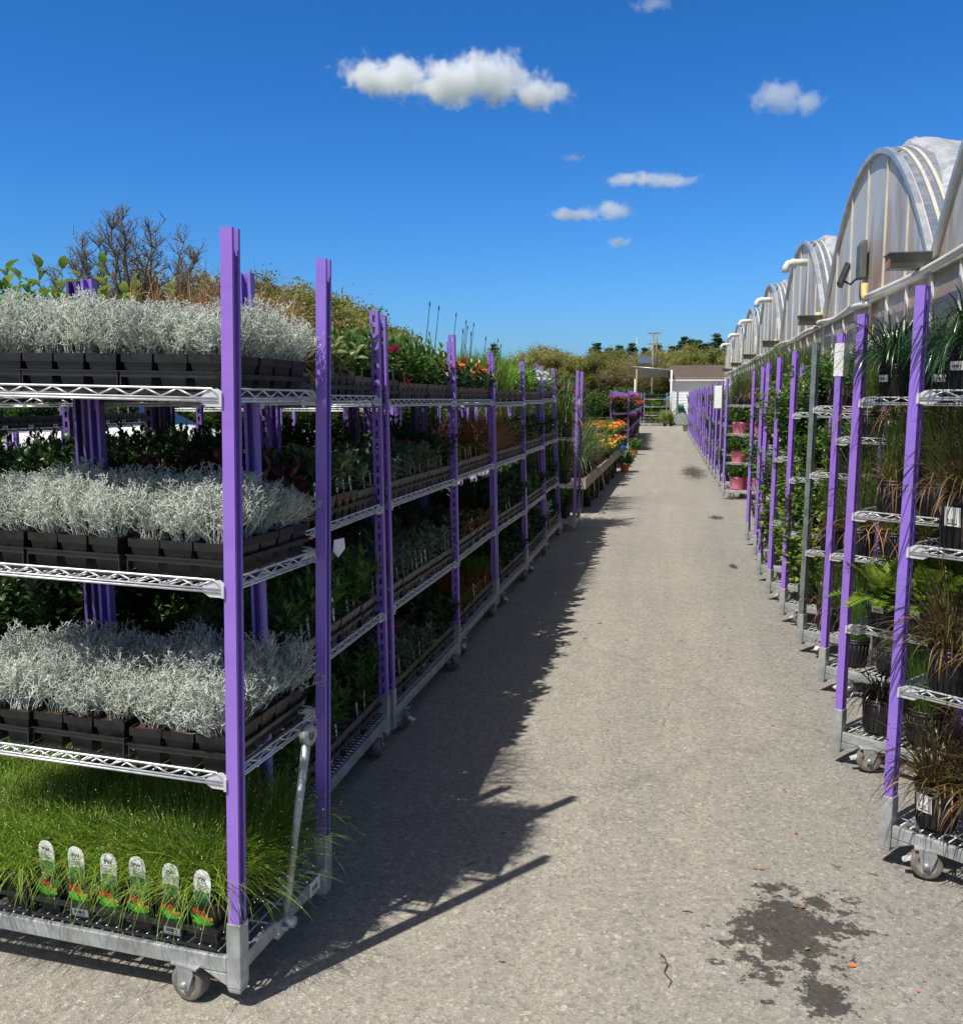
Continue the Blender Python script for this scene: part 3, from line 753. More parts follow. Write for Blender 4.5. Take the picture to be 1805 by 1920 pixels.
def shelf_mesh():
    mb = MB(); X, Y, H = L2-.04, W2-.008, .03; r = .0032
    def truss(a, b, up):
        a, b = Vector(a), Vector(b); d = (b-a); L = d.length; d.normalize()
        mb.tube([a, b], r, 6); mb.tube([a+Vector((0,0,.0075)), b+Vector((0,0,.0075))], r*.8, 6)
        mb.tube([a, a+d*.01+Vector((0,0,.018)), a+d*.026+Vector((0,0,H)), b-d*.026+Vector((0,0,H)), b-d*.01+Vector((0,0,.018)), b], r, 6)
        n = max(3, int(L/.046)); pts = []
        for k in range(n+1):
            pts.append(a+d*(.03+(L-.06)*k/n)+Vector((0,0,.01 if k % 2 == 0 else H-.002)))
        for k in range(n): mb.tube([pts[k], pts[k+1]], r*.78, 5, 0, True, True)
    for s in (-1, 1):
        truss((-X, s*Y, 0), (X, s*Y, 0), 1)
        truss((s*(L2-.03), -Y+.036, 0), (s*(L2-.03), Y-.036, 0), 1)
        mb.tube([(s*(L2-.03), -Y+.04, 0), (s*X, -Y+.005, 0)], r, 5); mb.tube([(s*(L2-.03), Y-.04, 0), (s*X, Y-.005, 0)], r, 5)
    x = -X+.025
    while x < X: mb.tube([(x, -Y, .0065), (x, Y, .0065)], .0021, 4); x += .031
    for y in (-.14, 0, .14): mb.tube([(-X-.02, y, .0025), (X+.02, y, .0025)], .003, 4)
    return mb.mesh('wire_shelf', CHROME)
SHELFM = shelf_mesh()
def bracket_mesh():
    mb = MB()
    mb.prism([(0, -.014), (.042, -.014), (.062, -.003), (.062, .006), (.042, .026), (.014, .03), (0, .022)], 'y', -.002, .002, 0)
    mb.box(-.006, -.016, -.012, .001, .016, .02, 0)
    return mb.mesh('corner_bracket', BRIGHT)
BRACKM = bracket_mesh()
def caster_meshes():
    mb = MB()
    mb.box(-.04, -.03, .0985, .04, .006, .1035)
    for s in (-1, 1):
        y = sorted((s*.029, s*.0255))
        mb.prism([(-.026, .098), (.026, .098), (.03, .085), (.013, .036), (-.011, .036), (-.024, .08)], 'y', y[0], y[1])
    mb.lathe([(0, -.036), (.009, -.036), (.009, .036), (0, .036)], 10, 0, (0, 0, .05), 'y')
    fork = mb.mesh('caster', GALV)
    mb = MB(); r = .05
    mb.lathe([(r*.62, -.021), (r*.9, -.0215), (r*.975, -.018), (r, -.010), (r, .010), (r*.975, .018), (r*.9, .0215), (r*.62, .021)], 30, 0, (0,0,r), 'y')
    mb.lathe([(.012, -.014), (r*.5, -.012), (r*.62, -.0205), (r*.66, -.0212)], 24, 1, (0,0,r), 'y'); mb.lathe([(r*.66, .0212), (r*.62, .0205), (r*.5, .012), (.012, .014)], 24, 1, (0,0,r), 'y')
    mb.lathe([(.0, -.024), (.013, -.024), (.016, -.014), (.016, .014), (.013, .024), (0, .024)], 12, 1, (0,0,r), 'y')
    wheel = mb.mesh('wheel', [TYRE, RIM])
    mb = MB(); mb.prism([(-.075, .05), (-.05, .062), (-.03, .085), (-.026, .08), (-.045, .055), (-.07, .042)], 'y', -.012, .012)
    return fork, wheel, mb.mesh('brake_pedal', BRIGHT)
FORKM, WHEELM, PEDALM = caster_meshes()

def cart(label, M, levels, ph=POST_H, posts='pppp', group=None, brackets=True, casters='all', swivel=0, spacing=None):
    """posts order: (-x,-y) (-x,+y) (+x,-y) (+x,+y)"""
    c = thing('plant_cart', label, 'plant cart', M, group)
    obj('base_frame', BASEM, c); obj('deck_grid', DECKM, c)
    i = 0
    for sx_ in (-1, 1):
        for sy_ in (-1, 1):
            if posts[i] != '-':
                PM = T((sx_*(L2-.034), sy_*(W2-.020), 0)) @ RZ(0 if sx_ > 0 else PI) @ SC(1, 1, ph/POST_H)
                obj('post', POSTM[posts[i]], c, PM)
            i += 1
            f = obj('caster', FORKM, c, T((sx_*(L2-.155), sy_*(W2-.018), 0)) @ RZ(swivel+(.25*sx_*sy_)))
            obj('wheel', WHEELM, f)
            if brackets and sy_ < 0 and sx_ < 0: obj('brake_pedal', PEDALM, f)
    for z in levels:
        s = obj('wire_shelf', SHELFM, c, T((0, 0, z)))
        if brackets:
            for sx_ in (-1, 1):
                for sy_ in (-1, 1):
                    obj('corner_bracket', BRACKM, s, T((sx_*(L2-.037), sy_*(W2-.011), 0)) @ RZ(0 if sx_ < 0 else PI))
    return c
SP = .013    # pots stand this far above a shelf's lower rod
DECK_Z = .149

def fol(key, k): return P[key, k % 2] if (key, k % 2) in P else P[key, k]
def potted(name, label, cat, M, potkey, plantkey, k, group, rot=0, scale=1, stick=None, face=0):
    me, so_, r, h = RPOT[potkey]
    o = tag(obj(name, me, None, M), label, cat, group)
    obj('soil', so_, o)
    obj('plant', fol(plantkey, k), o, T((0, 0, h*.85)) @ RZ(rot) @ SC(scale, scale, scale))
    if stick:
        a = face
        obj('price_sticker', stick, o, RZ(a) @ T((0, -r*.96, h*.62)) @ RX(.1))
    return o
# ------------------------------------------------------------------ ground
mb = MB(); mb.add([(-900,-300,-.012),(900,-300,-.012),(900,1500,-.012),(-900,1500,-.012)], [(0,1,2,3)], 0)
GRASSG, gnt, gout = newmat('rough_grass_ground')
gco = coords(gnt)
principled(gnt, gout, ramp(gnt, noise(gnt, gco, .6, 8, .7), [(.3, (.05,.08,.02)), (.7, (.11,.13,.04))]), .95, 0, .1, noise(gnt, gco, 30, 4), .6, .05)
tag(obj('ground', mb.mesh('ground', GRASSG)), 'grassy ground reaching to the wood', 'ground', None, 'structure')
mb = MB(); mb.add([(-26,-14,0),(2.75,-14,0),(2.75,64,0),(-26,64,0)], [(0,1,2,3)], 0)
tag(obj('path', mb.mesh('path', ASPHALT)), 'worn grey asphalt path with damp patches between the cart rows', 'path', None, 'structure')
mb = MB(); rg = random.Random(8)
for i in range(420):
    x, y = rg.uniform(.28, .62), rg.uniform(48, 56)
    a = rg.uniform(0, 6.28); d = rdir(rg, a, rg.uniform(.1, .9)); mb.leaf(Vector((x, y, 0)), d, Vector((0,0,1)), rg.uniform(.08,.2), .03, .2, 0)
tag(obj('grass_patch', mb.mesh('grass_patch', GREENL)), 'small patch of grass at the path end near the shed', 'grass', None, 'stuff')

# small litter on the asphalt
def bit(name, label, cat, x, y, mat, r, n=5, z=.003, lift=.006, seed=0):
    rg = random.Random(seed); mb = MB()
    for k in range(n):
        a = 2*PI*k/n+rg.uniform(-.3,.3); mb.leaf(Vector((0,0,0)), Vector((math.cos(a), math.sin(a), rg.uniform(.1,.5))), Vector((0,0,1)), r, r*.8, .1, 0)
    tag(obj(name, mb.mesh(name, mat), None, T((x, y, z))), label, cat)
bit('fallen_flower', 'orange fallen flower on the asphalt beside the damp patch', 'flower', .513, 2.69, ORFL, .013, 6, seed=1)
bit('fallen_leaf', 'small green leaf lying on the damp patch', 'leaf', .391, 2.745, LIMEL, .018, 1, seed=2)
bit('dry_sprig', 'pale dry sprig lying on the damp patch', 'sprig', .404, 2.987, BROWNB, .022, 2, seed=3)
bit('fallen_petal', 'tiny red petal on the asphalt near the wheel', 'petal', .66, 2.60, PINKFL, .011, 1, seed=4)
bit('red_leaf', 'small red leaf on bare asphalt beyond the damp patch', 'leaf', .45, 3.52, REDFL, .016, 1, seed=5)
bit('red_petal', 'tiny red petal in the shade of the cart row', 'petal', -.42, 3.98, PINKFL, .012, 2, seed=6)
bit('brown_leaf', 'curled brown leaf on the asphalt above the damp patch', 'leaf', .30, 3.22, BROWNB, .02, 2, seed=7)
mb = MB(); mb.tube([(0,0,.002),(.008,-.04,.006),(.0,-.075,.004),(.02,-.11,.005),(.012,-.14,.003)], [.0022,.002,.002,.0016,.001], 5); mb.leaf(Vector((0,0,.003)), Vector((-.6,.5,.3)), Vector((0,0,1)), .02, .01, .1, 0)
tag(obj('loose_twig', mb.mesh('loose_twig', OLIVE), None, T((-.003, 2.625, .001))), 'thin bent green stalk lying on the asphalt in the foreground', 'twig')
tr = random.Random(77)
for k in range(26):
    x, y = tr.uniform(-.7, .75), tr.uniform(2.4, 7)
    mb = MB(); a = tr.uniform(0, 6.28); L = tr.uniform(.012, .04)
    mb.tube([(0,0,.001),(L*.5*math.cos(a), L*.5*math.sin(a), .003),(L*math.cos(a+.3), L*math.sin(a+.3), .001)], tr.uniform(.0012,.0028), 4)
    tag(obj('twig', mb.mesh('twig', BARK), None, T((x, y, .001))), 'small dark twig scrap on the asphalt path', 'twig', 'twig scraps on the asphalt')

# ------------------------------------------------------------------ front cart (silver bushes and grass)
def centre(cx, cy, rz, lx, ly):
    return (cx-(lx*math.cos(rz)-ly*math.sin(rz)), cy-(lx*math.sin(rz)+ly*math.cos(rz)))
rz = R_(-4)
cx, cy = centre(-1.078, 2.165, rz, L2, -W2)
M1 = T((cx, cy, .012)) @ RY(.021) @ RZ(rz)
LV1 = [.606, 1.104, 1.576]
c1 = cart('purple-post steel cart full of silver bushes with bright green grass on its deck', M1, LV1, 1.985, 'pppp', None, swivel=.12)
# tow bar at the end
mb = MB()
mb.tube([(0,0,0),(.012,0,.20),(.03,0,.42)], [.011,.011,.013], 10, 0)
mb.tube([(.0,-.03,.0),(.0,.03,.0)], .014, 10, 0)
ring = [(.034+.017*math.cos(a), 0, .437+.017*math.sin(a)) for a in [2*PI*k/14 for k in range(15)]]
mb.tube(ring, .009, 8, 0); mb.lathe([(.012,-.013),(.025,-.013),(.025,.013),(.012,.013)], 18, 0, (.034,0,.437), 'y')
obj('tow_bar', mb.mesh('tow_bar', GALV), c1, T((L2+.012, -.05, .13)) @ RZ(1.35) @ RY(.13) @ SC(1,1,1.18))
mb = MB(); mb.box(-.002,-.045,0,.012,.045,.05); mb.box(.012,-.03,.02,.03,.03,.03)
obj('tow_bracket', mb.mesh('tow_bracket', GALV), c1, T((L2+.001, -.05, .095)))
obj('base_label', sticker(.07, .045, 7), c1, T((L2+.002, .16, .12)) @ RZ(PI/2))

SHELFW = {0: 'lower', 1: 'middle', 2: 'top'}
pr = random.Random(21)
def keep(Mw): return in_view(Mw.translation+Vector((0,0,.1)), 70)
for li, z in enumerate(LV1):
    zz = z+SP
    for t in range(3):
        tx = (.476, .178, -.122)[t]+(0, -.012, 0)[t]*(li == 0); ty = (-.002, .006, -.004)[(t+li) % 3]-.012*(li == 0 and t == 0)
        MT = M1 @ T((tx, ty, zz)) @ RZ(pr.uniform(-.02,.02)+(.05 if li == 0 and t == 0 else 0))
        o = tag(obj('carry_tray', TRAY35, None, MT), '%s black carry tray from the corner post under silver bushes, %s shelf' % (ORD[t], SHELFW[li]), 'tray')
        for i in range(3):
            for j in range(5):
                Mp = MT @ T(((1-i)*.096, (j-2)*.096, .003)) @ RZ(pr.uniform(-.05,.05))
                if not keep(Mp): continue
                n = t*3+i
                p = tag(obj('potted_silver_bush', SQPOT, None, Mp @ SC(1, 1, .9)), 'silver bush, %s shelf of front cart, %s row, %s from the corner post' % (SHELFW[li], ('front' if j == 0 else ORD[j]), ORD[n]), 'potted plant', 'silver bushes on the front cart')
                obj('soil', SOILSQ, p)
                s = pr.uniform(.9, 1.08)*(1.06, .98, .98)[li]
                obj('silver_bush', P['silver', pr.randrange(7)], p, T((0,0,.1)) @ RX(pr.gauss(0,.08)) @ RY(pr.gauss(0,.08)) @ RZ(pr.uniform(0, 6.28)) @ SC(s, s, s*pr.uniform(.82,1.15)))
# grass on the deck
for t in range(2):
    MT = M1 @ T(((.318, -.285)[t], -.030, DECK_Z+.002)) @ RZ((-.015, .02)[t])
    tag(obj('carry_tray', TRAY65, None, MT), '%s black carry tray from the corner post under the grass on the deck' % ORD[t], 'tray')
    for i in range(6):
        for j in range(5):
            Mp = MT @ T(((2.5-i)*.097, (j-2)*.096, .003)) @ RZ(pr.uniform(-.06,.06))
            if not keep(Mp): continue
            n = t*6+i
            p = tag(obj('potted_grass', LABELPOT, None, Mp @ SC(1, 1, 1.08)), 'fine bright grass pot, front cart deck, %s row, %s from the corner post' % (('front' if j == 0 else ORD[j]), ORD[n]), 'potted plant', 'grass pots on the front cart deck')
            obj('soil', SOILSQ, p)
            s = pr.uniform(.9, 1.15)
            ff = j == 0 and t == 0
            obj('grass_tuft', P['fibre_front', pr.randrange(2)] if ff else P['fibre', pr.randrange(3)], p, T((0, .022 if ff else 0, .1)) @ RZ(pr.uniform(-.4, .4) if ff else pr.uniform(0, 6.28)) @ SC(s*1.05, s*1.05, s*.66))
            if j == 0 and t == 0:
                obj('pot_label', HOTLABEL, p, T((0, -.0392, .0735)) @ RX(.115) @ SC(.95,1,.88))
                obj('plant_tag', PTAG, p, T((.004*(i % 2)-.002, -.0375, .102+.004*(i % 3))) @ RX(.02+.03*(i % 3)) @ RY(pr.uniform(-.06,.06)))
                if i in (1, 4): obj('price_sticker', STICK, p, T((0, -.0322, .019)) @ RX(.137))

mb = MB(); mb.add([(0,0,0),(.05,-.004,.01),(.055,-.01,-.035),(.02,-.012,-.075),(-.004,0,-.05)], [(0,1,2,3,4)], 0); mb.add([(0,.0008,0),(.05,-.0032,.01),(.055,-.0092,-.035),(.02,-.0112,-.075),(-.004,.0008,-.05)], [(4,3,2,1,0)], 0)
tag(obj('torn_paper', mb.mesh('torn_paper', WHITE), None, M1 @ T((L2+.006, W2+.004, 1.16)) @ RZ(.5) @ SC(.6,.6,.7)), 'torn scrap of white paper stuck to the second purple post', 'paper')

# ------------------------------------------------------------------ row of carts along the path
POTG = square_pot_mesh(GREYPOT, .08, .095); POTK = square_pot_mesh(BLACK, .08, .105)
TRAYC = carrier_mesh(3, 6, .083, M_plain('dark_taupe_tray', (.03, .027, .025), .5, 0, .3))
mbs = MB(); mbs.add([(-.12,-.245,.083),(.12,-.245,.083),(.12,.245,.083),(-.12,.245,.083)], [(0,1,2,3)], 0); SOILT = mbs.mesh('soil', SOIL)
KW = {'brown_sedge': 'brown hair-like sedge', 'broadleaf': 'pale broad-leaved plants', 'lance': 'fresh green narrow-leaved plants', 'lance_pink': 'green plants with pink flowers',
      'sage': 'grey-green sage-like plants', 'burgundy': 'burgundy-leaved plants', 'olive': 'tiny olive-brown leaves', 'copper': 'small copper-brown leaves', 'grey_lance': 'drooping grey-green leaves',
      'dark': 'dark green leafy plants', 'green_deep': 'mid green leafy plants', 'tuft': 'bright green needle tufts', 'light_grass': 'tall light green grass', 'dusty': 'silvery felted leaves',
      'trail_orange': 'orange flowers over dark leaves', 'perennial': 'bushy green perennials', 'begonia': 'red flowering begonias', 'pansy': 'orange and yellow flowers'}
def tray(M, kind, label, group=None, black=False, hot=False, stakes=2, white=False, rg=None, extra=None, s=1.0, name='plant_tray'):
    t = tag(obj(name, TRAYC, None, M), label, 'plant tray' if name == 'plant_tray' else 'flower tray', group)
    obj('soil', SOILT, t)
    for i in range(3):
        p = obj('pot', POTK if black else POTG, t, T(((i-1)*.083, -.205, .002)))
        if hot: obj('pot_label', HOTLABEL, p, T((0, -.0335, .055)) @ RX(.137) @ SC(.85,1,.85))
        if white and i == 1: obj('price_sticker', STICK, p, T((0, -.0305, .03)) @ RX(.137))
        if rg.random() < stakes/3: obj('plant_stake', (STAKE if white or hot else GSTAKE), t, T(((i-1)*.083+rg.uniform(-.01,.01), -.232, .1+rg.uniform(-.01,.02))) @ RX(-.06) @ RY(rg.uniform(-.12,.12)))
    f = obj('foliage', fol(kind, rg.randrange(2)), t, T((0, 0, .085)) @ RZ(rg.choice((0, PI))) @ SC(s, s, s*rg.uniform(.92,1.08)))
    if extra: obj('stalks' if extra == 'reed' else 'spires', fol(extra, rg.randrange(2)), t, T((0, 0, .085)))
    return t
CARTNAMES = ['broad pale leaves and narrow green leaves', 'green bushes and one pink flower', 'orange flowers over dark foliage', 'tall light grass and brown sedge', 'silver spires and green perennials', 'silvery felted foliage']
CARTSHORT = ['first', 'second', 'third', 'fourth', 'fifth', 'sixth']
ROW = [  # levels, post height, contents from deck to top
 ([.60, 1.085, 1.560], 1.955, [['lance','green_deep','lance','green_deep','lance'], ['dark','green_deep','green_deep','lance','green_deep'], ['burgundy','burgundy','dark','broadleaf','sage'], ['brown_sedge','brown_sedge','broadleaf','broadleaf','lance']]),
 ([.60, 1.085, 1.545], 1.945, [['grey_lance','grey_lance','grey_lance','dark','dark'], ['grey_lance','grey_lance','grey_lance','grey_lance','grey_lance'], ['sage','sage','grey_lance','sage','dark'], ['lance_pink','lance','lance','lance','trail_orange']]),
 ([.59, 1.08, 1.54], 1.91, [['copper','olive','copper','copper','copper'], ['dark','copper','copper','olive','copper'], ['olive','olive','olive','olive','olive'], ['trail_orange','trail_orange','trail_orange','trail_orange','trail_orange']]),
 ([.58, 1.07, 1.52], 1.885, [['tuft','dark','dark','dark','dark'], ['dark','dark','green_deep','dark','dark'], ['brown_sedge','brown_sedge','brown_sedge','dark','dark'], ['light_grass','light_grass','light_grass','light_grass','perennial']]),
 ([.58, 1.08, 1.53], 1.90, [['dark','green_deep','dark','dark','dark'], ['dark','green_deep','dark','green_deep','dark'], ['green_deep','dark','green_deep','sage','dark'], ['perennial','perennial','perennial','perennial','dusty']]),
 ([.58, 1.08, 1.54], 1.92, [['dark','dusty','dark','dark','dark'], ['sage','dark','dark','dark','dark'], ['sage','sage','dark','dark','dark'], ['dusty','dusty','dusty','dusty','perennial']])]
LEVW = ['deck', 'lower shelf', 'middle shelf', 'top shelf']
ry = 2.755
rr = random.Random(31)
for ci, (lv, ph, rows) in enumerate(ROW):
    M = T((-1.535-(0, .0, .025, .03, .035, .06)[ci], ry+L2, 0)) @ RY((-.012, -.012, -.018, -.02, -.028, -.05)[ci]) @ RZ(PI/2+(.012, -.008, .01, -.01, .008, .0)[ci])
    cart('slotted purple-post cart topped with %s beside the path' % CARTNAMES[ci], M, lv, ph, 'pppp', 'carts along the shady side of the path', swivel=(.5, 1.2, .2, .9, .4, .1)[ci])
    for li, zz in enumerate([DECK_Z]+[z+SP for z in lv]):
        for k, kind in enumerate(rows[li]):
            if ci == 0 and li == 0 and k == 0: pass
            Mt = M @ T((-.52+.26*k, -.008, zz)) @ RZ(rr.uniform(-.03,.03))
            hot = ci == 0 and ((li == 3 and k == 2) or (li == 2 and k in (2, 3)))
            ex = 'reed' if (ci == 2 and li == 3 and k > 0) or (ci == 3 and li == 3 and k < 3) else ('spire' if ci == 4 and li == 3 and k in (0, 2, 4) else None)
            tray(Mt, kind, 'tray of %s, %s from near end, %s, %s slotted cart' % (KW[kind], ORD[k], LEVW[li], CARTSHORT[ci]), 'plant trays on the slotted carts',
                 black=hot or kind in ('light_grass', 'tuft') or li == 3 and kind in ('lance_pink', 'broadleaf'), hot=hot, stakes=(0 if kind in ('trail_orange', 'brown_sedge') else 2 if li < 3 else 1), white=kind == 'light_grass' or (k == 2 and li < 2), rg=rr, extra=ex)
    ry += 2*L2+.065
# one pink flower hanging off the second cart's top shelf
mb = MB(); frg = random.Random(5); flower(mb, frg, Vector((0,0,0)), .045, 0, 7); mb.tube([(0,0,0),(.0,.05,.03)], .002, 4, 1)
tag(obj('pink_flower', mb.mesh('pink_flower', [PINKFL, GREENL]), None, T((-1.24, 4.34, 1.655)) @ RY(.9)), 'single bright pink flower hanging beside a slotted purple post', 'flower')

# rear carts touching them, with dark shrubs
SHR = ['shrub', 'shrub']
for ci in range(4):
    M = T((-2.14-.02*ci, 2.80+L2+ci*1.42, 0)) @ RY(-.01) @ RZ(PI/2)
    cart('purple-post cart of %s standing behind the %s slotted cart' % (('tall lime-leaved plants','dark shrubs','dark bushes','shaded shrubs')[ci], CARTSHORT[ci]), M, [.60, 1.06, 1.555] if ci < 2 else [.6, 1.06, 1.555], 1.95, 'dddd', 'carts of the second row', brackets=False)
    for li, zz in enumerate([DECK_Z, .613, 1.073]):
        for k in range(5):
            for j in range(2 if ci < 2 else 1):
                potted('potted_shrub', 'dark shrub in black pot on %s of the %s rear cart' % (LEVW[li], CARTSHORT[ci]), 'potted plant', M @ T((-.52+.26*k, (-.12, .13)[j], zz)), 'gallon', 'shrub', rr.randrange(2), 'dark shrubs on the rear carts, %s, cart %s' % (LEVW[li], CARTSHORT[ci]), rr.uniform(0, 6.28), rr.uniform(.8, 1.0)*(.72 if li == 2 else 1))
    if ci == 0:
        for k in range(9):
            potted('potted_lime_plant', '%s tall lime-leaved plant above the silver bushes, counted from the frame edge' % ORD[k], 'potted plant', M @ T((-.6+.115*k, (-.15, .1, .2)[k % 3], 1.57)), 'gallon', 'bigleaf', k, None, rr.uniform(0, 6.28), .92+.12*((k*3) % 4)/3)
        for k in (3, 4):
            tray(M @ T((-.52+.26*k, -.02, 1.568)), 'brown_sedge', '%s tray of brown sedge on top of the first rear cart' % ORD[k-3], rg=rr, stakes=0, black=True)
    else:
        for k in range(5):
            tray(M @ T((-.52+.26*k, -.02, 1.568)), ('brown_sedge','broadleaf','perennial','dark','perennial')[(k+ci) % 5], 'tray of %s, %s along top of %s rear cart' % (KW[('brown_sedge','broadleaf','perennial','dark','perennial')[(k+ci) % 5]], ORD[k], CARTSHORT[ci]), rg=rr, stakes=0)
# a third row tight behind, seen only between the shelves
for ci in range(2):
    M = T((-2.76-.02*ci, 3.05+L2+ci*1.42, 0)) @ RZ(PI/2)
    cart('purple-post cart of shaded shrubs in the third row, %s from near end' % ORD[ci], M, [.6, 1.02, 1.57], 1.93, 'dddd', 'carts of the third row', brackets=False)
    for li, zz in enumerate([.613, 1.033, 1.583]):
        for k in range(5):
            kind = ('perennial','green_deep','dark','lance','broadleaf')[(k+li+ci) % 5]
            tray(M @ T((-.52+.26*k, -.02, zz)), kind, '%s, %s along %s of %s third-row cart' % (KW[kind], ORD[k], ('lower shelf','middle shelf','top shelf')[li], ORD[ci]), 'trays on the third row', rg=rr, stakes=0, s=1.15 if li == 0 else 1.0)
# more carts further off by the car
for ci, (x, y, rzz, lv) in enumerate([(-5.1, 6.3, PI/2-.1, [.5, .95, 1.33]), (-5.3, 7.9, PI/2, [.5, .95, 1.33]), (-5.4, 10.6, .15, [.55, 1.0, 1.44]), (-3.9, 10.9, .1, [.55, 1.0, 1.44])]):
    M = T((x, y, 0)) @ RZ(rzz)
    cart('purple-post cart of low plants, %s from the frame edge, in front of the white car' % ORD[ci], M, lv, 1.93, 'pppp', 'carts in front of the white car', brackets=False)
    for li, zz in enumerate([lv[0]+SP, lv[1]+SP, lv[2]+SP]):
        for k in range(5):
            if (ci >= 2 and (li < 2 or k % 2)) or li == 0: continue
            kind = ('green_deep','dark','lance','dark','green_deep')[(k+li) % 5]
            tray(M @ T((-.52+.26*k, -.02, zz)), kind, 'tray of green plants on %s of %s cart near the car' % (('lower shelf','middle shelf','top shelf')[li], ORD[ci]), 'trays on carts by the car, %s %d' % (ORD[ci], li), black=True, stakes=1, white=True, rg=rr, s=.8)

# ------------------------------------------------------------------ white car
def build_car():
    root = thing('parked_car', 'white car parked beyond the plant carts, glimpsed under the top shelf', 'car', T((-11.25, 18.2, 0)))
    # side profile stations along x (front at +x): x, half width, z bottom, z belt, roof half width, z roof
    st = [(-2.25,.72,.45,.82),(-2.15,.84,.32,.95),(-1.6,.89,.26,1.02),(-.8,.9,.25,1.03),(.2,.9,.25,1.04),(.95,.9,.25,1.06),(1.5,.88,.26,1.0),(1.95,.83,.28,.88),(2.2,.72,.34,.74),(2.28,.6,.42,.62)]
    mb = MB(); vs = []; n = 10
    for x, hw, zb, zt in st:
        for (fy, fz) in ((0,0),(.86,0),(1,.14),(1.02,.5),(.98,.8),(.88,.97),(.45,1.03),(0,1.045)):
            vs.append((x, hw*fy, zb+(zt-zb)*fz))
    m = 8; fs = []
    for i in range(len(st)-1):
        for j in range(m-1): fs.append((i*m+j, (i+1)*m+j, (i+1)*m+j+1, i*m+j+1))
    full = vs+[(x,-y,z) for x,y,z in vs]; b = len(vs)
    mb.add(full, fs+[(b+f[3], b+f[2], b+f[1], b+f[0]) for f in fs], 0, True)
    mb.add([vs[j] for j in range(m)]+[(x,-y,z) for x,y,z in vs[:m]][::-1], [tuple(range(2*m))], 0)
    e = (len(st)-1)*m; mb.add([vs[e+j] for j in range(m)]+[(x,-y,z) for x,y,z in vs[e:e+m]][::-1], [tuple(range(2*m))[::-1]], 0)
    # roof
    cab = [(-2.1,1.0,.74),(-1.75,1.42,.66),(-1.2,1.53,.62),(0,1.55,.62),(.45,1.47,.62),(1.28,1.04,.72)]
    rv = []
    for x, z, hw in cab: rv += [(x, -hw, z), (x, hw, z)]
    mb.add([(x, y, z+.012) for x, y, z in rv[2:10]], [(0,1,3,2),(2,3,5,4),(4,5,7,6)], 0, True)
    obj('body', mb.mesh('body', CARW), root)
    mb = MB(); mb.add([rv[8], rv[9], rv[11], rv[10]], [(0,1,3,2)] if 0 else [(0,1,2,3)], 0); obj('windscreen', mb.mesh('windscreen', GLASSD), root)
    for s in (0, 1):
        mb = MB(); q = [rv[2*i+s] for i in range(6)]; sg = (1 if s else -1)
        lo = [(x, sg*.8, 1.0) for x in (-2.0, -1.6, -1.1, 0, .5, 1.2)]
        mb.add(q+lo, [(i, i+1, 7+i, 6+i) for i in range(5)], 0); f = obj('side_window', mb.mesh('side_window', GLASSD), root)
        mb = MB(); mb.box(1.98, sg*.62-.12, .76, 2.21, sg*.62+.14, .9); obj('headlight', mb.mesh('headlight', CARLAMP), root)
        for x in (-1.4, 1.45):
            mb = MB(); mb.lathe([(.2,-.1),(.31,-.1),(.33,-.07),(.33,.07),(.31,.1),(.2,.1)], 26, 0, (0,0,.33), 'y'); wh = obj('wheel', mb.mesh('tyre', BLACK), root, T((x, sg*.8, 0)))
            mb = MB(); mb.lathe([(0,-.09),(.2,-.1),(.2,.1),(0,.09)], 20, 0, (0,0,.33), 'y'); obj('rim', mb.mesh('rim', CHROME), wh)
    mb = MB(); mb.box(2.0,-.9,.98,2.12,-.8,1.03); mb.box(1.55,-.893,.9,1.85,-.86,.97); obj('side_marker', mb.mesh('side_marker', TERRA), root)
    mb = MB(); mb.box(.85,-1.06,1.02,1.02,-.9,1.16); obj('mirror', mb.mesh('mirror', CARW), root)
CARW = M_plain('white_car_paint', (.82, .82, .82), .18, 0, .02, 4); GLASSD = M_plain('dark_car_glass', (.02, .03, .035), .05, 0, .1, 3); CARLAMP = M_plain('headlamp_glass', (.6, .62, .65), .1, .2, .1)
build_car()

# ------------------------------------------------------------------ end-on cart, bench and carts beyond
M = T((-1.175-L2, 11.42+W2, 0)) @ RY(.012) @ RZ(0)
cart('end-on purple-post cart of arching strap leaves just before the bench', M, [.55, 1.1], 1.92, 'pppp', None)
for li, zz in enumerate([DECK_Z, .563, 1.113]):
    for k in range(4):
        for j in range(2):
            kk = ('leafy', 'strap', 'strap')[li]
            potted('potted_%s' % ('strap_plant' if li else 'leafy_plant'), '%s on %s of the end-on cart, %s from its path end, %s' % ('strap-leaved plant' if li else 'leafy green plant', LEVW[li], ORD[k], 'near side' if j == 0 else 'far side'), 'potted plant', M @ T((.5-.26*k, (-.13, .12)[j], zz)), 'gallon', kk, rr.randrange(2), 'pots on the end-on cart', rr.uniform(0,6.28), .85 if li else 1.1)
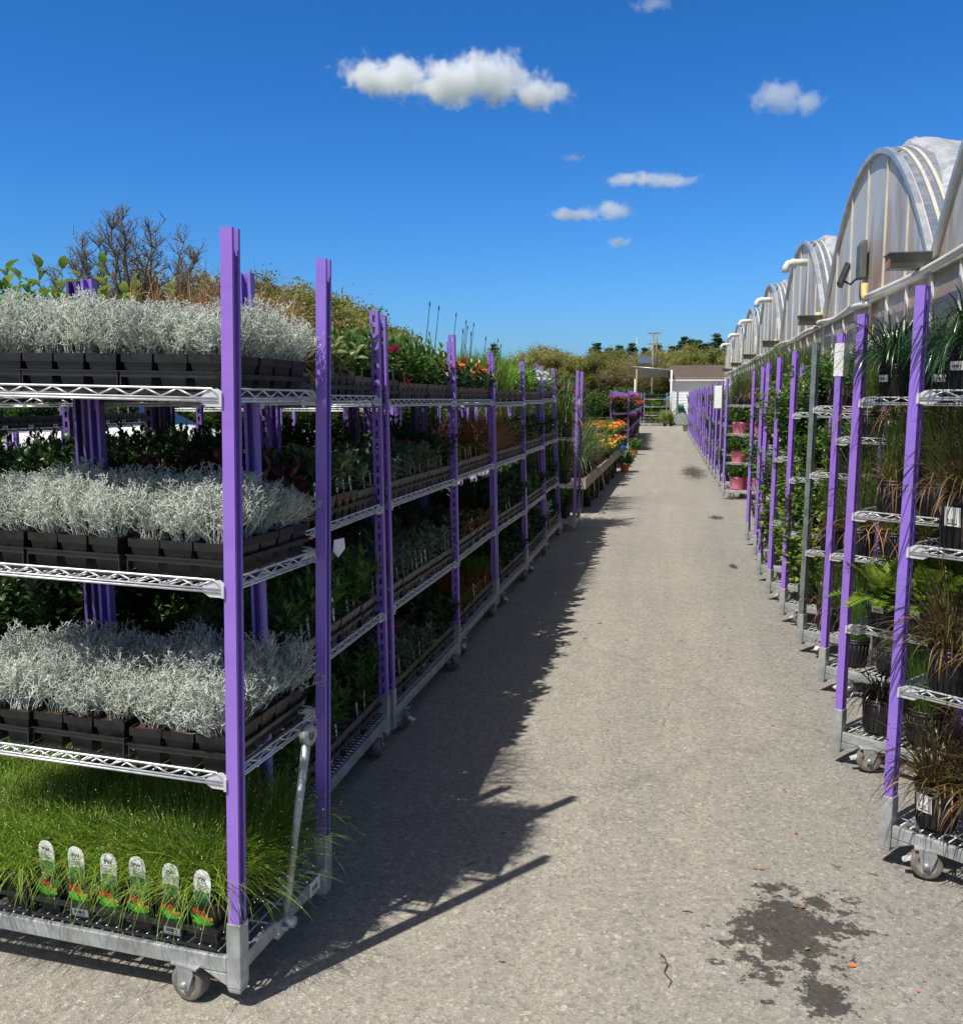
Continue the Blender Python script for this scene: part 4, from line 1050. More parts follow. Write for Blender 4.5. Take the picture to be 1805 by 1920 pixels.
# bench of flowers
def bench():
    y0, y1, x0, x1, h = 13.2, 21.0, -2.5, -1.22, .48
    root = thing('display_bench', 'long low wooden display bench edged with boards beside the path', 'bench', T((0,0,0)))
    mb = MB(); mb.box(x1-.03, y0, h-.13, x1, y1, h+.02); mb.box(x0, y0, h-.13, x0+.03, y1, h+.02); mb.box(x0+.03, y0, h-.13, x1-.03, y0+.03, h+.02); mb.box(x0+.03, y1-.03, h-.13, x1-.03, y1, h+.02)
    obj('edge_board', mb.mesh('edge_board', WOOD), root)
    mb = MB(); mb.box(x0+.03, y0+.03, h-.04, x1-.03, y1-.03, h-.015); obj('bench_top', mb.mesh('bench_top', BLACK2), root)
    for k in range(9):
        for x in (x0+.1, x1-.1):
            mb = MB(); mb.box(x-.045, -.045, 0, x+.045, .045, h-.13); obj('leg', mb.mesh('leg', BLACK), root, T((0, y0+.15+k*(y1-y0-.3)/8, 0)))
bench()
bn = 0
for k in range(15):
    y = 13.45+k*.52
    for j, x in enumerate((-1.4, -1.78, -2.2)):
        if k < 4: key, nm, s = (('strap','strap-leaved grass plant', 1.15), ('strap','strap-leaved grass plant', .8), ('tall','tall green grass plant', .9))[j]
        elif k < 8: key, nm, s = (('tall','pale green grass plant', .6), ('strap','strap-leaved grass plant', .7), ('pansy','flowering plant', 1.1))[j]
        else: key, nm, s = ((('pansy','flowering plant', 1.2) if k % 3 else ('leafy','pale bushy plant', 1.5)), ('pansy','flowering plant', 1.3), ('pansy','flowering plant', 1.4))[j]
        potted('potted_flower' if key == 'pansy' else 'potted_grass', '%s on low bench, %s row from path, %s from near end' % (nm, ORD[j], ORD[k] if k < 14 else 'last'), 'potted plant', T((x, y, .468)), 'gallon', key, (k+j) % 2, 'plants on the bench', rr.uniform(0,6.28), s)
for k in range(5):
    potted('potted_shade_plant', '%s black-potted plant under the bench edge' % ORD[k], 'potted plant', T((-1.3, 14.2+k*1.3, 0)), 'gallon', 'green', k % 2, 'pots on the ground under the bench', rr.uniform(0,6.28), .5)
potted('potted_bush', 'leafy bush in orange pot on the asphalt past the bench', 'potted plant', T((-1.12, 21.2, 0)), 'terra', 'leafy', 0, None, .4, 1.7)
potted('potted_bush', 'red-flowered bush in orange pot beside the first flower cart', 'potted plant', T((-1.2, 27.9, 0)), 'terra', 'leafy', 1, None, 2.4, 1.5)
mb = MB(); mb.lathe([(0,.0),(.22,0),(.25,.35),(.25,.4),(.22,.38),(0,.36)], 20, 0)
tag(obj('blue_tub', mb.mesh('blue_tub', M_plain('blue_plastic', (.03,.08,.35), .4)), None, T((-1.42, 22.6, .1))), 'blue plastic tub standing at the far end of the bench', 'tub')
# raised bench of bright flowers
rb = thing('flower_bench', 'raised bench crowded with orange and yellow flowers past the low bench', 'bench', T((0, 0, 0)))
mb = MB(); mb.box(-2.7, 21.9, .56, -1.6, 27.0, .62); obj('bench_top', mb.mesh('bench_top', WOOD), rb)
for y in (22.1, 24.4, 26.8):
    for x in (-2.6, -1.7):
        mb = MB(); mb.box(x-.04, y-.04, 0, x+.04, y+.04, .56); obj('leg', mb.mesh('leg', BLACK), rb)
for k in range(13):
    for j, x in enumerate((-1.72, -2.0, -2.3, -2.6)):
        q = (k*3+j*5) % 7
        key, v, nm = ('pansy', 0, 'yellow flowers') if q == 0 else (('leafy', 0, 'pale green bush') if q == 5 or (j == 0 and k % 2) else ('pansy', 1, 'orange flowers'))
        potted('potted_flower', '%s on raised bench, %s row from path, %s from near end' % (nm, ORD[j], ORD[k]), 'potted plant', T((x, 22.1+k*.38, .622)), 'small', key, v, 'flowers on the raised bench', rr.uniform(0,6.28), 1.35)
# flats of bright flowers behind the bench
for ci in range(9):
    y = 13.1+ci*1.5
    M = T((-3.0+.03*ci, y+L2, 0)) @ RZ(PI/2)
    cart('purple-post cart of dark arching plants behind the bench, %s from near end' % ORD[ci], M, [.55, 1.05, 1.5] if ci > 4 else [.55, 1.05], 1.86, 'pppp', 'carts behind the bench', brackets=False)
    for li, zz in enumerate([.563, 1.063]+([1.513] if ci > 4 else [])):
        for k in range(4):
            key = ('strap', 'shrub', 'leafy')[(k+li+ci) % 3] if ci < 5 else ('shrub', 'leafy', 'strap')[(k+li) % 3]
            potted('potted_dark_plant', 'dark plant on %s of %s cart behind the bench' % (('lower shelf','middle shelf','top shelf')[li], ORD[ci]), 'potted plant', M @ T((-.5+.32*k, -.12, zz)), 'gallon', key, rr.randrange(2), 'dark plants behind the bench, %s %d' % (ORD[ci], li), rr.uniform(0,6.28), .7 if key == 'strap' else 1.0)
    if ci in (3, 5, 6, 8):
        for k in range(4):
            tray(M @ T((-.45+.3*k, -.06, 1.075 if ci < 5 else 1.525)), 'begonia', '%s tray of red flowers on %s cart behind the bench' % (ORD[k], ORD[ci]), rg=rr, stakes=0, name='begonia_tray')
def card(label, x, y, z, rzz, wv, hv):
    mb = MB(); mb.prism([(-wv/2,0),(wv/2,0),(wv/2*.9,hv),(-wv/2,hv*.93)], 'y', 0, .003, 0)
    mb.tube([(0,.004,-.25),(0,.004,0)], .003, 4, 0)
    tag(obj('sign_card', mb.mesh('sign_card', WHITE), None, T((x, y, z)) @ RZ(rzz)), label, 'sign')
card('white sign card tilted among dark plants, beside a purple post', -2.45, 23.6, 1.33, .2, .2, .3)
card('lower white sign card among the dark plants behind the bench', -2.5, 19.2, 1.02, -.2, .15, .2)
card('wide white sign card above the dark plants behind the bench', -2.6, 19.8, 1.53, .3, .26, .14)
# carts of red begonias further on
for ci in range(11):
    M = T((-1.74-.03*ci, 29.7+L2+ci*1.42, 0)) @ RY(-.01) @ RZ(PI/2)
    cart('purple-post cart of red flowers beyond the bench, %s from near end' % ORD[ci], M, [.62, 1.12], 1.84, 'pppp', 'carts of red flowers', brackets=False)
    for li, zz in enumerate([DECK_Z, .633, 1.133]):
        for k in range(4):
            if ci and k % 2: continue
            tray(M @ T((-.47+.31*k, -.02, zz)), 'begonia', 'red begonias, %s from near end, %s, %s red flower cart' % (ORD[k], LEVW[li], ORD[ci]), 'begonia trays on the red flower carts', rg=rr, stakes=0, s=1.5 if li == 2 else 1.2, name='begonia_tray')
# racks in front of the shed
for ci in range(2):
    M = T((-1.35-1.5*ci, 58.6, 0)) @ RZ(0)
    cart('purple-post cart facing the path beside the shed, %s from the shed' % ORD[ci], M, [.6, 1.1, 1.55], 1.95, 'pppp', 'carts beside the shed', brackets=False)
    for li, zz in enumerate([DECK_Z, .613, 1.113, 1.563]):
        for k in range(4):
            tray(M @ T((-.47+.31*k, -.02, zz)), ('copper','tuft','perennial','dark')[(li+ci) % 4], 'mixed plants, %s along the %s, %s cart beside the shed' % (ORD[k], LEVW[li], ORD[ci]), 'trays on the carts beside the shed', rg=rr, stakes=1, white=True, s=1.1)
for k, (x, y) in enumerate(((-.75, 57.4), (-.4, 57.6))):
    potted('potted_yellow_bush', '%s yellow-green bush on the ground before the shed corner' % ('first', 'second')[k], 'potted plant', T((x, y, 0)), 'pink' if 0 else 'big', 'vine', 1, None, k, 1.4)

# ------------------------------------------------------------------ carts along the greenhouse
RCARTS = [  # near corner x, y, turn, levels, posts, plants per level (deck, ...), pot type, label
 (.705, 3.345, -38, [.60, 1.07, 1.57], 1.93, 'pppp', [('bronze','gallon'),('bronze','gallon'),('bronze','big'),('mondo','gallon')], 'bronze grasses with dark green tufts on top'),
 (.69, 4.28, -36, [.59, 1.075, 1.55], 1.92, 'pppp', [('black','gallon'),('fern','gallon'),('tall','gallon'),('mondo','gallon')], 'ferns and one black-leaved tuft'),
 (.775, 5.36, -37, [.73, 1.345], 1.91, 'pppp', [('green','gallon'),('tall','gallon'),('tall','gallon')], 'tall grasses and a white-taped post'),
 (.76, 6.19, -38, [.62, 1.10, 1.50], 1.91, 'gppp', [('tall','gallon'),('tall','gallon'),('leafy','gallon'),('leafy','gallon')], 'grasses behind a grey post'),
 (.735, 7.02, -38, [.62, 1.0, 1.45], 1.90, 'pppp', [('vine','gallon'),('vine','gallon'),('leafy','gallon'),('vine','gallon')], 'climbing leafy vines next to the grey post'),
 (.71, 7.80, -38, [.6, 1.1], 1.89, 'pppp', [('vine','gallon'),('vine','gallon'),('vine','gallon')], 'lime-leaved vines spilling over the path'),
 (.70, 8.62, -38, [.6, 1.1], 1.88, 'pppp', [('vine','gallon'),('vine','gallon'),('vine','gallon')], 'vines between two crowded purple posts'),
 (.75, 9.75, -38, [.6, 1.1], 1.88, 'pppp', [('vine','gallon'),('leafy','gallon'),('vine','gallon')], 'trailing vines before the gap in the row'),
 (.74, 10.75, -38, [.6, 1.1, 1.5], 1.87, 'pppp', [('leafy','gallon'),('vine','gallon'),('leafy','gallon'),('tall','gallon')], 'mixed climbers at the gap in the row'),
 (.70, 15.7, -22, [.55, 1.0, 1.45], 1.90, 'pppp', [('leafy','pink'),('leafy','pink'),('leafy','pink'),('tall','gallon')], 'leafy plants in pink pots')]
RNAME = ['bronze grass cart', 'fern cart', 'taped-post cart', 'grey-post cart', 'vine cart', 'lime vine cart', 'crowded vine cart', 'trailing vine cart', 'climber cart', 'pink pot cart']
PN = {'bronze':'bronze grass', 'mondo':'dark green grass tuft', 'black':'black-leaved grass tuft', 'fern':'yellow-green fern', 'tall':'tall thin grass', 'green':'upright green grass', 'leafy':'leafy green plant', 'vine':'climbing vine'}
rq = random.Random(91)
for ci, (px_, py_, deg, lv, ph, posts, rows, nm) in enumerate(RCARTS):
    rz = R_(deg); cx, cy = centre(px_, py_, rz, -L2, -W2)
    M = T((cx, cy, .0)) @ RY(.012) @ RZ(rz)
    cart('angled purple-post cart along the greenhouse holding %s' % nm, M, lv, ph, posts, 'angled carts along the greenhouse', brackets=ci < 6, swivel=(.2, .35, .8, 1.4, .5)[ci % 5])
    for li, zz in enumerate([DECK_Z]+[z+SP for z in lv]):
        key, pk = rows[li]; r, h = RPOT[pk][2], RPOT[pk][3]; pitch = 2*r+.035
        nx = min(6, int(1.2/pitch)) if ci < 2 else (2 if pk == 'pink' else 4)
        for i in range(nx):
            for j in range(2):
                if j == 1 and ci > 4 and i > 1: continue
                x = -L2+.075+r+i*pitch+rq.uniform(-.008,.012); y = (-W2+r+.03 if j == 0 else W2-r-.03)+rq.uniform(-.01,.01)
                Mp = M @ T((x, y, zz))
                if ci < 3 and not in_view(Mp.translation+Vector((0,0,.25)), 260): continue
                k2 = key
                if ci == 1 and li == 0 and (i > 0 or j == 1): k2 = 'green' if (i+j) % 2 else 'tall'
                if ci == 0 and li == 2 and j == 1: k2 = 'tall'
                s = rq.uniform(.85, 1.1)*(.74 if k2 == 'fern' else 1)*(1.1 if pk == 'big' else 1)*(.8 if k2 == 'tall' and lv[-1] > 1.4 and li < len(lv) else 1)*((.6 if lv[-1] > 1.4 and li == len(lv) else .95) if k2 == 'vine' else 1)
                if pk == 'pink': s *= 1.5
                st_ = STICKBIG if (j == 0 and ((ci == 0 and i == 0 and li in (0, 2)) or (ci == 0 and li == 3 and i == 1))) else (STICK if j == 0 and ci < 4 and rq.random() < .35 else None)
                o = potted('potted_%s' % PN[k2].replace(' ', '_').replace('-', '_'), '%s, %s, %s row, %s from path, %s' % (PN[k2], LEVW[li] if li else 'deck', 'front' if j == 0 else 'back', ORD[i], RNAME[ci]),
                       'potted plant', Mp, pk, k2, rq.randrange(2), 'pots on the angled carts', rq.uniform(0, 6.28), s, st_, rq.uniform(-.5,.2))
                if k2 == 'vine' and rq.random() < .3:
                    mb = MB(); mb.tube([(0,0,.1),(rq.uniform(-.03,.03), rq.uniform(-.03,.03), .6)], .004, 5); obj('cane', mb.mesh('cane', BAMBOO), o)
# tape round the third cart's post, white sleeve on a farther one
mb = MB(); mb.frustum(.052, .055, 0, .052, .055, .17, 0)
rz = R_(-37); tx, ty = centre(.775, 5.36, rz, -L2, -W2)
tag(obj('white_tape', mb.mesh('white_tape', WHITE), None, T((tx, ty, 0)) @ RY(.012) @ RZ(rz) @ T((-L2+.021, -W2+.026, 1.69))), 'white tape wrapped round the top of a purple post', 'tape')
mb = MB(); mb.frustum(.13, .06, 0, .13, .06, .38, 0)
tag(obj('white_sleeve', bevel_mesh(mb.mesh('white_sleeve', WHITE), .01), None, T((.66, 16.9, 1.42)) @ RZ(-.3)), 'tall white sleeve sign on a purple post behind the pink pots', 'sign')
# the long tail of carts towards the shed
for k in range(19):
    y = 17.3+k*1.45+.25*math.sin(k*1.9); x = .70-.017*k
    rz = R_(-38); cx, cy = centre(x, y, rz, -L2, -W2)
    M = T((cx, cy, 0)) @ RY(.008) @ RZ(rz)
    cart('far purple-post cart in the crowded row towards the shed', M, [.6, 1.1], 1.87+.03*math.sin(k*2.3), 'pgpp' if k in (5, 6) else 'pppp', 'far carts towards the shed', brackets=False)
    for li, zz in enumerate([DECK_Z, .613, 1.113]):
        key = ('vine', 'leafy', 'tall', 'vine', 'leafy')[(k+li) % 5]
        for i in range(3):
            potted('potted_far_plant', 'green plant in black pot on a far cart towards the shed', 'potted plant', M @ T((-.55+.25*i, (-.12, .08, -.1)[i], zz)), 'gallon', key, (k+i) % 2, 'plants on the far carts towards the shed', rq.uniform(0,6.28), 1.05 if key != 'leafy' else 1.3)
# ------------------------------------------------------------------ greenhouses
def mat_glaze():
    m, nt, out = newmat('greenhouse_glazing')
    co = coords(nt)
    mp = nd(nt, 'ShaderNodeMapping'); mp.inputs['Scale'].default_value = (1, 1.6, .55); nt.links.new(co, mp.inputs['Vector'])
    f = noise(nt, mp.outputs[0], .75, 5, .62, .3); f2 = noise(nt, mp.outputs[0], 5, 5, .6)
    # rust and algae run-off gathers on the lower panels
    sz = nt.nodes.new('ShaderNodeSeparateXYZ'); nt.links.new(co, sz.inputs[0])
    zr = nd(nt, 'ShaderNodeMapRange'); zr.inputs['From Min'].default_value = 2.6; zr.inputs['From Max'].default_value = 4.6; zr.inputs['To Min'].default_value = .15; zr.inputs['To Max'].default_value = -.14
    nt.links.new(sz.outputs[2], zr.inputs['Value'])
    fa = nd(nt, 'ShaderNodeMath', operation='ADD'); nt.links.new(f, fa.inputs[0]); nt.links.new(zr.outputs[0], fa.inputs[1]); fz = fa.outputs[0]
    base = ramp(nt, f2, [(.3, (.58,.60,.60)), (.7, (.68,.69,.68))])
    c = mixc(nt, ramp(nt, fz, [(.46, 0.0), (.6, .8)]), base, (.44, .33, .26))
    c = mixc(nt, ramp(nt, fz, [(.62, 0.0), (.76, .8)]), c, (.42, .20, .07))
    p = principled(nt, out, c, .38, 0, .35, f2, .04, .02)
    tr = nt.nodes.new('ShaderNodeBsdfTranslucent'); nt.links.new(c, tr.inputs['Color'])
    mx = nt.nodes.new('ShaderNodeMixShader'); mx.inputs[0].default_value = .2
    nt.links.new(p.outputs[0], mx.inputs[1]); nt.links.new(tr.outputs[0], mx.inputs[2]); nt.links.new(mx.outputs[0], out.inputs['Surface'])
    return m
def mat_film():
    m, nt, out = newmat('poly_film')
    co = coords(nt)
    mp = nd(nt, 'ShaderNodeMapping'); mp.inputs['Scale'].default_value = (.5, 2.2, 2.2); nt.links.new(co, mp.inputs['Vector'])
    f = noise(nt, mp.outputs[0], 2.6, 7, .65, 1.2)
    c = ramp(nt, f, [(.3, (.42,.45,.50)), (.5, (.66,.68,.70)), (.68, (.88,.89,.90))])
    p = principled(nt, out, c, .28, 0, .6, f, .5, .08)
    tr = nt.nodes.new('ShaderNodeBsdfTranslucent'); nt.links.new(c, tr.inputs['Color'])
    mx = nt.nodes.new('ShaderNodeMixShader'); mx.inputs[0].default_value = .35
    nt.links.new(p.outputs[0], mx.inputs[1]); nt.links.new(tr.outputs[0], mx.inputs[2])
    tp = nt.nodes.new('ShaderNodeBsdfTransparent'); m2 = nt.nodes.new('ShaderNodeMixShader'); nt.links.new(ramp(nt, f, [(.35, .16), (.6, .02)]), m2.inputs[0])
    nt.links.new(mx.outputs[0], m2.inputs[1]); nt.links.new(tp.outputs[0], m2.inputs[2]); nt.links.new(m2.outputs[0], out.inputs['Surface'])
    return m
GLAZE = mat_glaze(); FILM = mat_film()
CREAM = M_plain('cream_frame', (.60, .57, .49), .5, .1, .12, 3); ALU = M_plain('dull_aluminium', (.55, .56, .55), .4, .6, .15, 4)
GUTG = M_plain('grey_green_gutter', (.13, .145, .135), .5, .2, .2, 5); PVC = M_plain('aged_pvc', (.72, .70, .64), .4, 0, .1, 2); PVCY = M_plain('yellowed_pvc', (.62, .46, .20), .45, 0, .15, 6)
DKMET = M_plain('dark_fixture', (.05, .055, .055), .5, .3, .2); LENS = M_plain('lamp_glass', (.55, .60, .65), .12, 0, .08); RUSTW = M_plain('rust_wood', (.33, .19, .10), .8, 0, .35, 3)
GX, EAVE, RISE = 2.6, 3.02, 1.95
VAL = [3.35, 11.1, 18.9, 26.75, 34.6, 42.5, 50.4, 58.3]
def arch(y0, y1, off=0, n=28):
    c, hw = (y0+y1)/2, (y1-y0)/2
    out = []
    for k in range(n+1):
        u = -1+2*k/n; h = RISE*(1-abs(u)**2.15)
        nx_, nz_ = 2.15*RISE*abs(u)**1.15*(1 if u > 0 else -1)/hw, 1.0
        l = math.hypot(nx_, nz_); out.append((c+u*hw+off*nx_/l, EAVE+h+off*nz_/l))
    return out
BAYN = ['closest arched greenhouse bay at the picture edge', 'tall arched greenhouse bay with a floodlight and rust stains', 'arched greenhouse bay beyond the floodlight, with a white elbow vent pipe', 'third arched greenhouse bay past the floodlight with a vent pipe', 'arched greenhouse bay third from the shed', 'arched greenhouse bay second from the shed', 'last arched greenhouse bay next to the shed']
for k in range(7):
    y0, y1 = VAL[k], VAL[k+1]; wd = y1-y0
    g = thing('greenhouse', BAYN[k], 'greenhouse', T((GX, y0, 0)), 'arched greenhouse bays in a row')
    A = [(y-y0, z) for y, z in arch(y0, y1)]
    mb = MB(); mb.prism([(A[0][0], EAVE-.02)]+A[1:-1]+[(A[-1][0], EAVE-.02)], 'x', 0, .03); obj('gable_wall', mb.mesh('gable_wall', GLAZE), g)
    mb = MB(); mb.box(0, .02, .35, .03, wd-.02, EAVE-.13); obj('side_wall', mb.mesh('side_wall', GLAZE), g)
    mb = MB(); mb.box(-.02, 0, .0, .1, wd, .35); obj('base_wall', mb.mesh('base_wall', M_plain('concrete_base', (.30,.29,.27), .9, 0, .2, 3)), g)
    mb = MB(); mb.box(-.05, 0, EAVE-.13, .08, wd, EAVE-.05, 0); mb.box(-.03, 0, EAVE-.05, .06, wd, EAVE-.022, 1); obj('eave_beam', mb.mesh('eave_beam', [ALU, CREAM]), g)
    nmul = 6
    for q in range(1, nmul):
        yy = wd*q/nmul; u = -1+2*q/nmul; zt = EAVE+RISE*(1-abs(u)**2.15)-.02
        mb = MB(); mb.box(-.03, yy-.014, EAVE-.02, -.002, yy+.014, zt); obj('mullion', mb.mesh('mullion', CREAM), g)
    for q in range(8):
        yy = .02+(wd-.06)*q/7.0+.02
        mb = MB(); mb.box(-.035, yy-.025, .35, -.002, yy+.025, EAVE-.13); obj('wall_mullion', mb.mesh('wall_mullion', WHITEPAINT), g)
    def hoop(x0, x1, off, th, mat, nm):
        a, b = arch(y0, y1, off), arch(y0, y1, off+th); mb = MB(); vs = []
        n = len(a)
        for (ya, za), (yb, zb) in zip(a, b): vs += [(x0, ya-y0, za), (x1, ya-y0, za), (x1, yb-y0, zb), (x0, yb-y0, zb)]
        fs = []
        for i in range(n-1):
            for e in range(4): fs.append((i*4+e, i*4+(e+1)%4, (i+1)*4+(e+1)%4, (i+1)*4+e))
        mb.add(vs, fs, 0, False); obj(nm, mb.mesh(nm, mat), g)
    hoop(-.06, .01, -.05, .07, ALU, 'arch_frame'); hoop(.12, .16, -.01, .03, CREAM, 'arch_hoop'); hoop(.24, .28, -.01, .035, CREAM, 'arch_hoop')
    # roof film, wrinkled towards its front edge
    mb = MB(); xs = [.28, .36, .44, .54, .68, .85, 1.1, 1.6, 2.6, 4.5, 8, 14, 22]; vs = []; rg = random.Random(60+k)
    a = arch(y0, y1, .05, 40); n = len(a)
    cy_ = wd/2
    for i, x in enumerate(xs):
        for j, (y, z) in enumerate(a):
            wob = (.055 if i < 5 else .012)*(rg.random()-.35)+(.05 if 1 <= i <= 3 else 0)
            xx = x+(.10*math.sin(j*.8+k)*.5+.05*rg.random() if i == 0 else 0)
            vs.append((xx, (y-y0)+(wob if y-y0 > cy_ else -wob)*.5, z+wob))
    fs = [(i*n+j, (i+1)*n+j, (i+1)*n+j+1, i*n+j+1) for i in range(len(xs)-1) for j in range(n-1)]
    mb.add(vs, fs, 0, True); obj('roof_film', mb.mesh('roof_film', FILM), g)
    # gutter spout at the near valley
    mb = MB()
    mb.prism([(-.16,.0),(.16,.0),(.11,-.15),(-.11,-.15)], 'x', -.40, .0, 0); mb.prism([(-.175,.012),(.175,.012),(.175,.0),(-.175,.0)], 'x', -.42, .0, 0); mb.prism([(-.14,-.004),(.14,-.004),(.1,-.14),(-.1,-.14)], 'x', -.404, -.4005, 1)
    obj('gutter_spout', mb.mesh('gutter_spout', [GUTG, RUSTW]), g, T((-.06, 0, EAVE+.07)))
    if k >= 2:
        mb = MB(); zc = 1.42; yc = wd*.36
        mb.tube([(0,yc,EAVE+zc),(-.32,yc,EAVE+zc),(-.40,yc,EAVE+zc-.02),(-.44,yc,EAVE+zc-.09),(-.44,yc,EAVE+zc-.2)], .075, 14); mb.lathe([(.085,-.03),(.085,.03)], 14, 0, (-.3,yc,EAVE+zc), 'x')
        obj('vent_pipe', mb.mesh('vent_pipe', PVC), g)
    if k >= 1:
        mb = MB(); yv = wd*.62; mb.prism([(-.04,2.40),(-.46,2.15),(-.46,2.11),(-.04,2.36)], 'y', .3, 2.6) if k == 1 else mb.prism([(-.04,2.40),(-.4,2.2),(-.4,2.16),(-.04,2.36)], 'y', wd*.5, wd*.5+1.2)
        obj('vent_flap', mb.mesh('vent_flap', WHITEPAINT), g)
# drain pipe along the eaves, one length per bay
for k in range(1, 7):
    ye = VAL[k]+3.1 if k == 1 else VAL[k]-.1+(0 if k < 6 else 0)
    yn = (2.5 if k == 1 else (VAL[1]+2.9 if k == 2 else VAL[k-1]+.05))
    pts = []; rg = random.Random(k); n = 14
    for i in range(n+1):
        u = i/n; pts.append((0, yn+(ye-yn)*u, .0-.028*math.sin(u*PI*3+k)-.05*(1-u)*(k > 1)))
    t = thing('drain_pipe', 'sagging white drain pipe length under the eaves, %s from the picture edge' % ORD[k-1], 'pipe', T((GX-.12-.012*(k%2), 0, EAVE-.085)), 'drain pipe lengths along the greenhouse')
    mb = MB(); mb.tube(pts, .038, 10); obj('pipe_run', mb.mesh('pipe_run', PVC), t)
    e = pts[-1]; mb = MB(); mb.tube([(0,e[1]-.1,e[2]),(0,e[1]+.03,e[2]+.002),(0,e[1]+.1,e[2]+.05),(0,e[1]+.115,e[2]+.2)], .05, 12); obj('pipe_elbow', mb.mesh('pipe_elbow', PVCY), t)
# floodlight on the second bay
fl = thing('floodlight', 'grey floodlight and control box fixed to the rust-stained greenhouse gable', 'floodlight', T((GX-.04, 14.9, 3.48)) @ SC(.78,.78,.78))
mb = MB(); mb.prism([(-.0,-.3),(.0,.36),(-.07,.4),(-.12,.3),(-.12,-.3)], 'y', -.22, .2); obj('control_box', bevel_mesh(mb.mesh('control_box', GUTG), .02), fl, T((0,0,.05)))
mb = MB(); mb.box(-.05,-.2,-.22,.05,.2,.2); hd = obj('lamp_head', bevel_mesh(mb.mesh('lamp_head', DKMET), .015), fl, T((-.3,.35,-.12)) @ RY(.35) @ RZ(-.2))
mb = MB(); mb.box(-.056,-.16,-.18,-.052,.16,.16); obj('lamp_lens', mb.mesh('lamp_lens', LENS), hd)
mb = MB(); mb.tube([(-.1,.05,-.2),(-.2,.2,-.32),(-.28,.33,-.25)], .02, 8); mb.tube([(-.04,.1,-.3),(-.05,.1,-.5),(-.03,.1,-.62)], .015, 6); obj('bracket', mb.mesh('bracket', DKMET), fl)

# ------------------------------------------------------------------ shed at the end of the path
SX0, SX1, SY = -.42, 2.55, 60.0
sh = thing('garden_shed', 'small white clapboard shed with a brown shingle roof at the path end', 'shed', T((0, SY, 0)))
mb = MB(); z = .16
while z < 2.7:
    mb.prism([(0, z), (-.03, z), (-.012, z+.165), (0, z+.165)], 'x', SX0+.12, SX1-.02); z += .168
mb.box(SX0+.02, .001, .15, SX1, 3.4, 2.74)
obj('wall', mb.mesh('clapboard', M_plain('white_clapboard', (.82,.84,.85), .6, 0, .06, 3)), sh)
mb = MB(); mb.box(SX0, -.04, .12, SX0+.14, .1, 2.74); obj('corner_trim', mb.mesh('corner_trim', WHITEPAINT), sh)
mb = MB(); mb.box(SX0-.15, -.34, 2.66, SX1+.15, -.3, 2.84); mb.box(SX0-.15, -.3, 2.745, SX1+.15, 0, 2.765); obj('fascia', mb.mesh('fascia', WHITEPAINT), sh)
SHING, nt, out = newmat('brown_shingles'); co = coords(nt, 'Object')
br = nd(nt, 'ShaderNodeTexBrick'); br.inputs['Scale'].default_value = 5; br.inputs['Mortar Size'].default_value = .03; br.inputs['Color1'].default_value = (.10,.075,.06,1); br.inputs['Color2'].default_value = (.15,.115,.09,1); br.inputs['Mortar'].default_value = (.05,.04,.035,1); br.inputs['Bias'].default_value = .2
nt.links.new(co, br.inputs['Vector']); principled(nt, out, mixc(nt, .4, br.outputs['Color'], ramp(nt, noise(nt, co, 6, 5), [(.3, (.06,.045,.035)), (.7, (.17,.13,.10))])), .9, 0, .2)
mb = MB(); mb.prism([(-.36,2.82),(1.7,3.66),(3.76,2.82),(3.76,2.78),(1.7,3.6),(-.36,2.78)], 'x', SX0-.2, SX1+.2); obj('roof', mb.mesh('roof', SHING), sh)
mb = MB(); mb.box(SX0+.05, .05, .0, SX1-.05, .2, .12); obj('skid', mb.mesh('skid', BARK), sh)
# awning beside it
aw = thing('awning', 'grey fabric awning stretched from the shed corner over the plant racks', 'awning', T((SX0, SY, 0)))
mb = MB(); n = 8; vs = []
for i in range(n+1):
    for j in range(n+1):
        u, v = i/n, j/n; zz = 3.42-.12*(1-u)-.0*u-v*.6+.25*v*(1-u)-.12*math.sin(PI*u)*math.sin(PI*v)
        vs.append((-2.35*(u), -.6+v*3.4, zz+.1*u))
mb.add(vs, [(i*(n+1)+j, (i+1)*(n+1)+j, (i+1)*(n+1)+j+1, i*(n+1)+j+1) for i in range(n) for j in range(n)], 0, True)
obj('fabric', mb.mesh('fabric', M_plain('grey_canvas', (.26,.27,.28), .8, 0, .15, 2)), aw)
mb = MB(); mb.tube([(0,-.6,3.31),(-2.35,-.6,3.53)], .03, 8); obj('front_bar', mb.mesh('front_bar', ALU), aw)
mb = MB(); mb.tube([(-.03,-.6,0),(-.03,-.6,3.3)], .06, 10); mb.tube([(-2.33,2.7,0),(-2.33,2.7,2.85)], .04, 8); obj('pole', mb.mesh('pole', WHITEPAINT), aw)
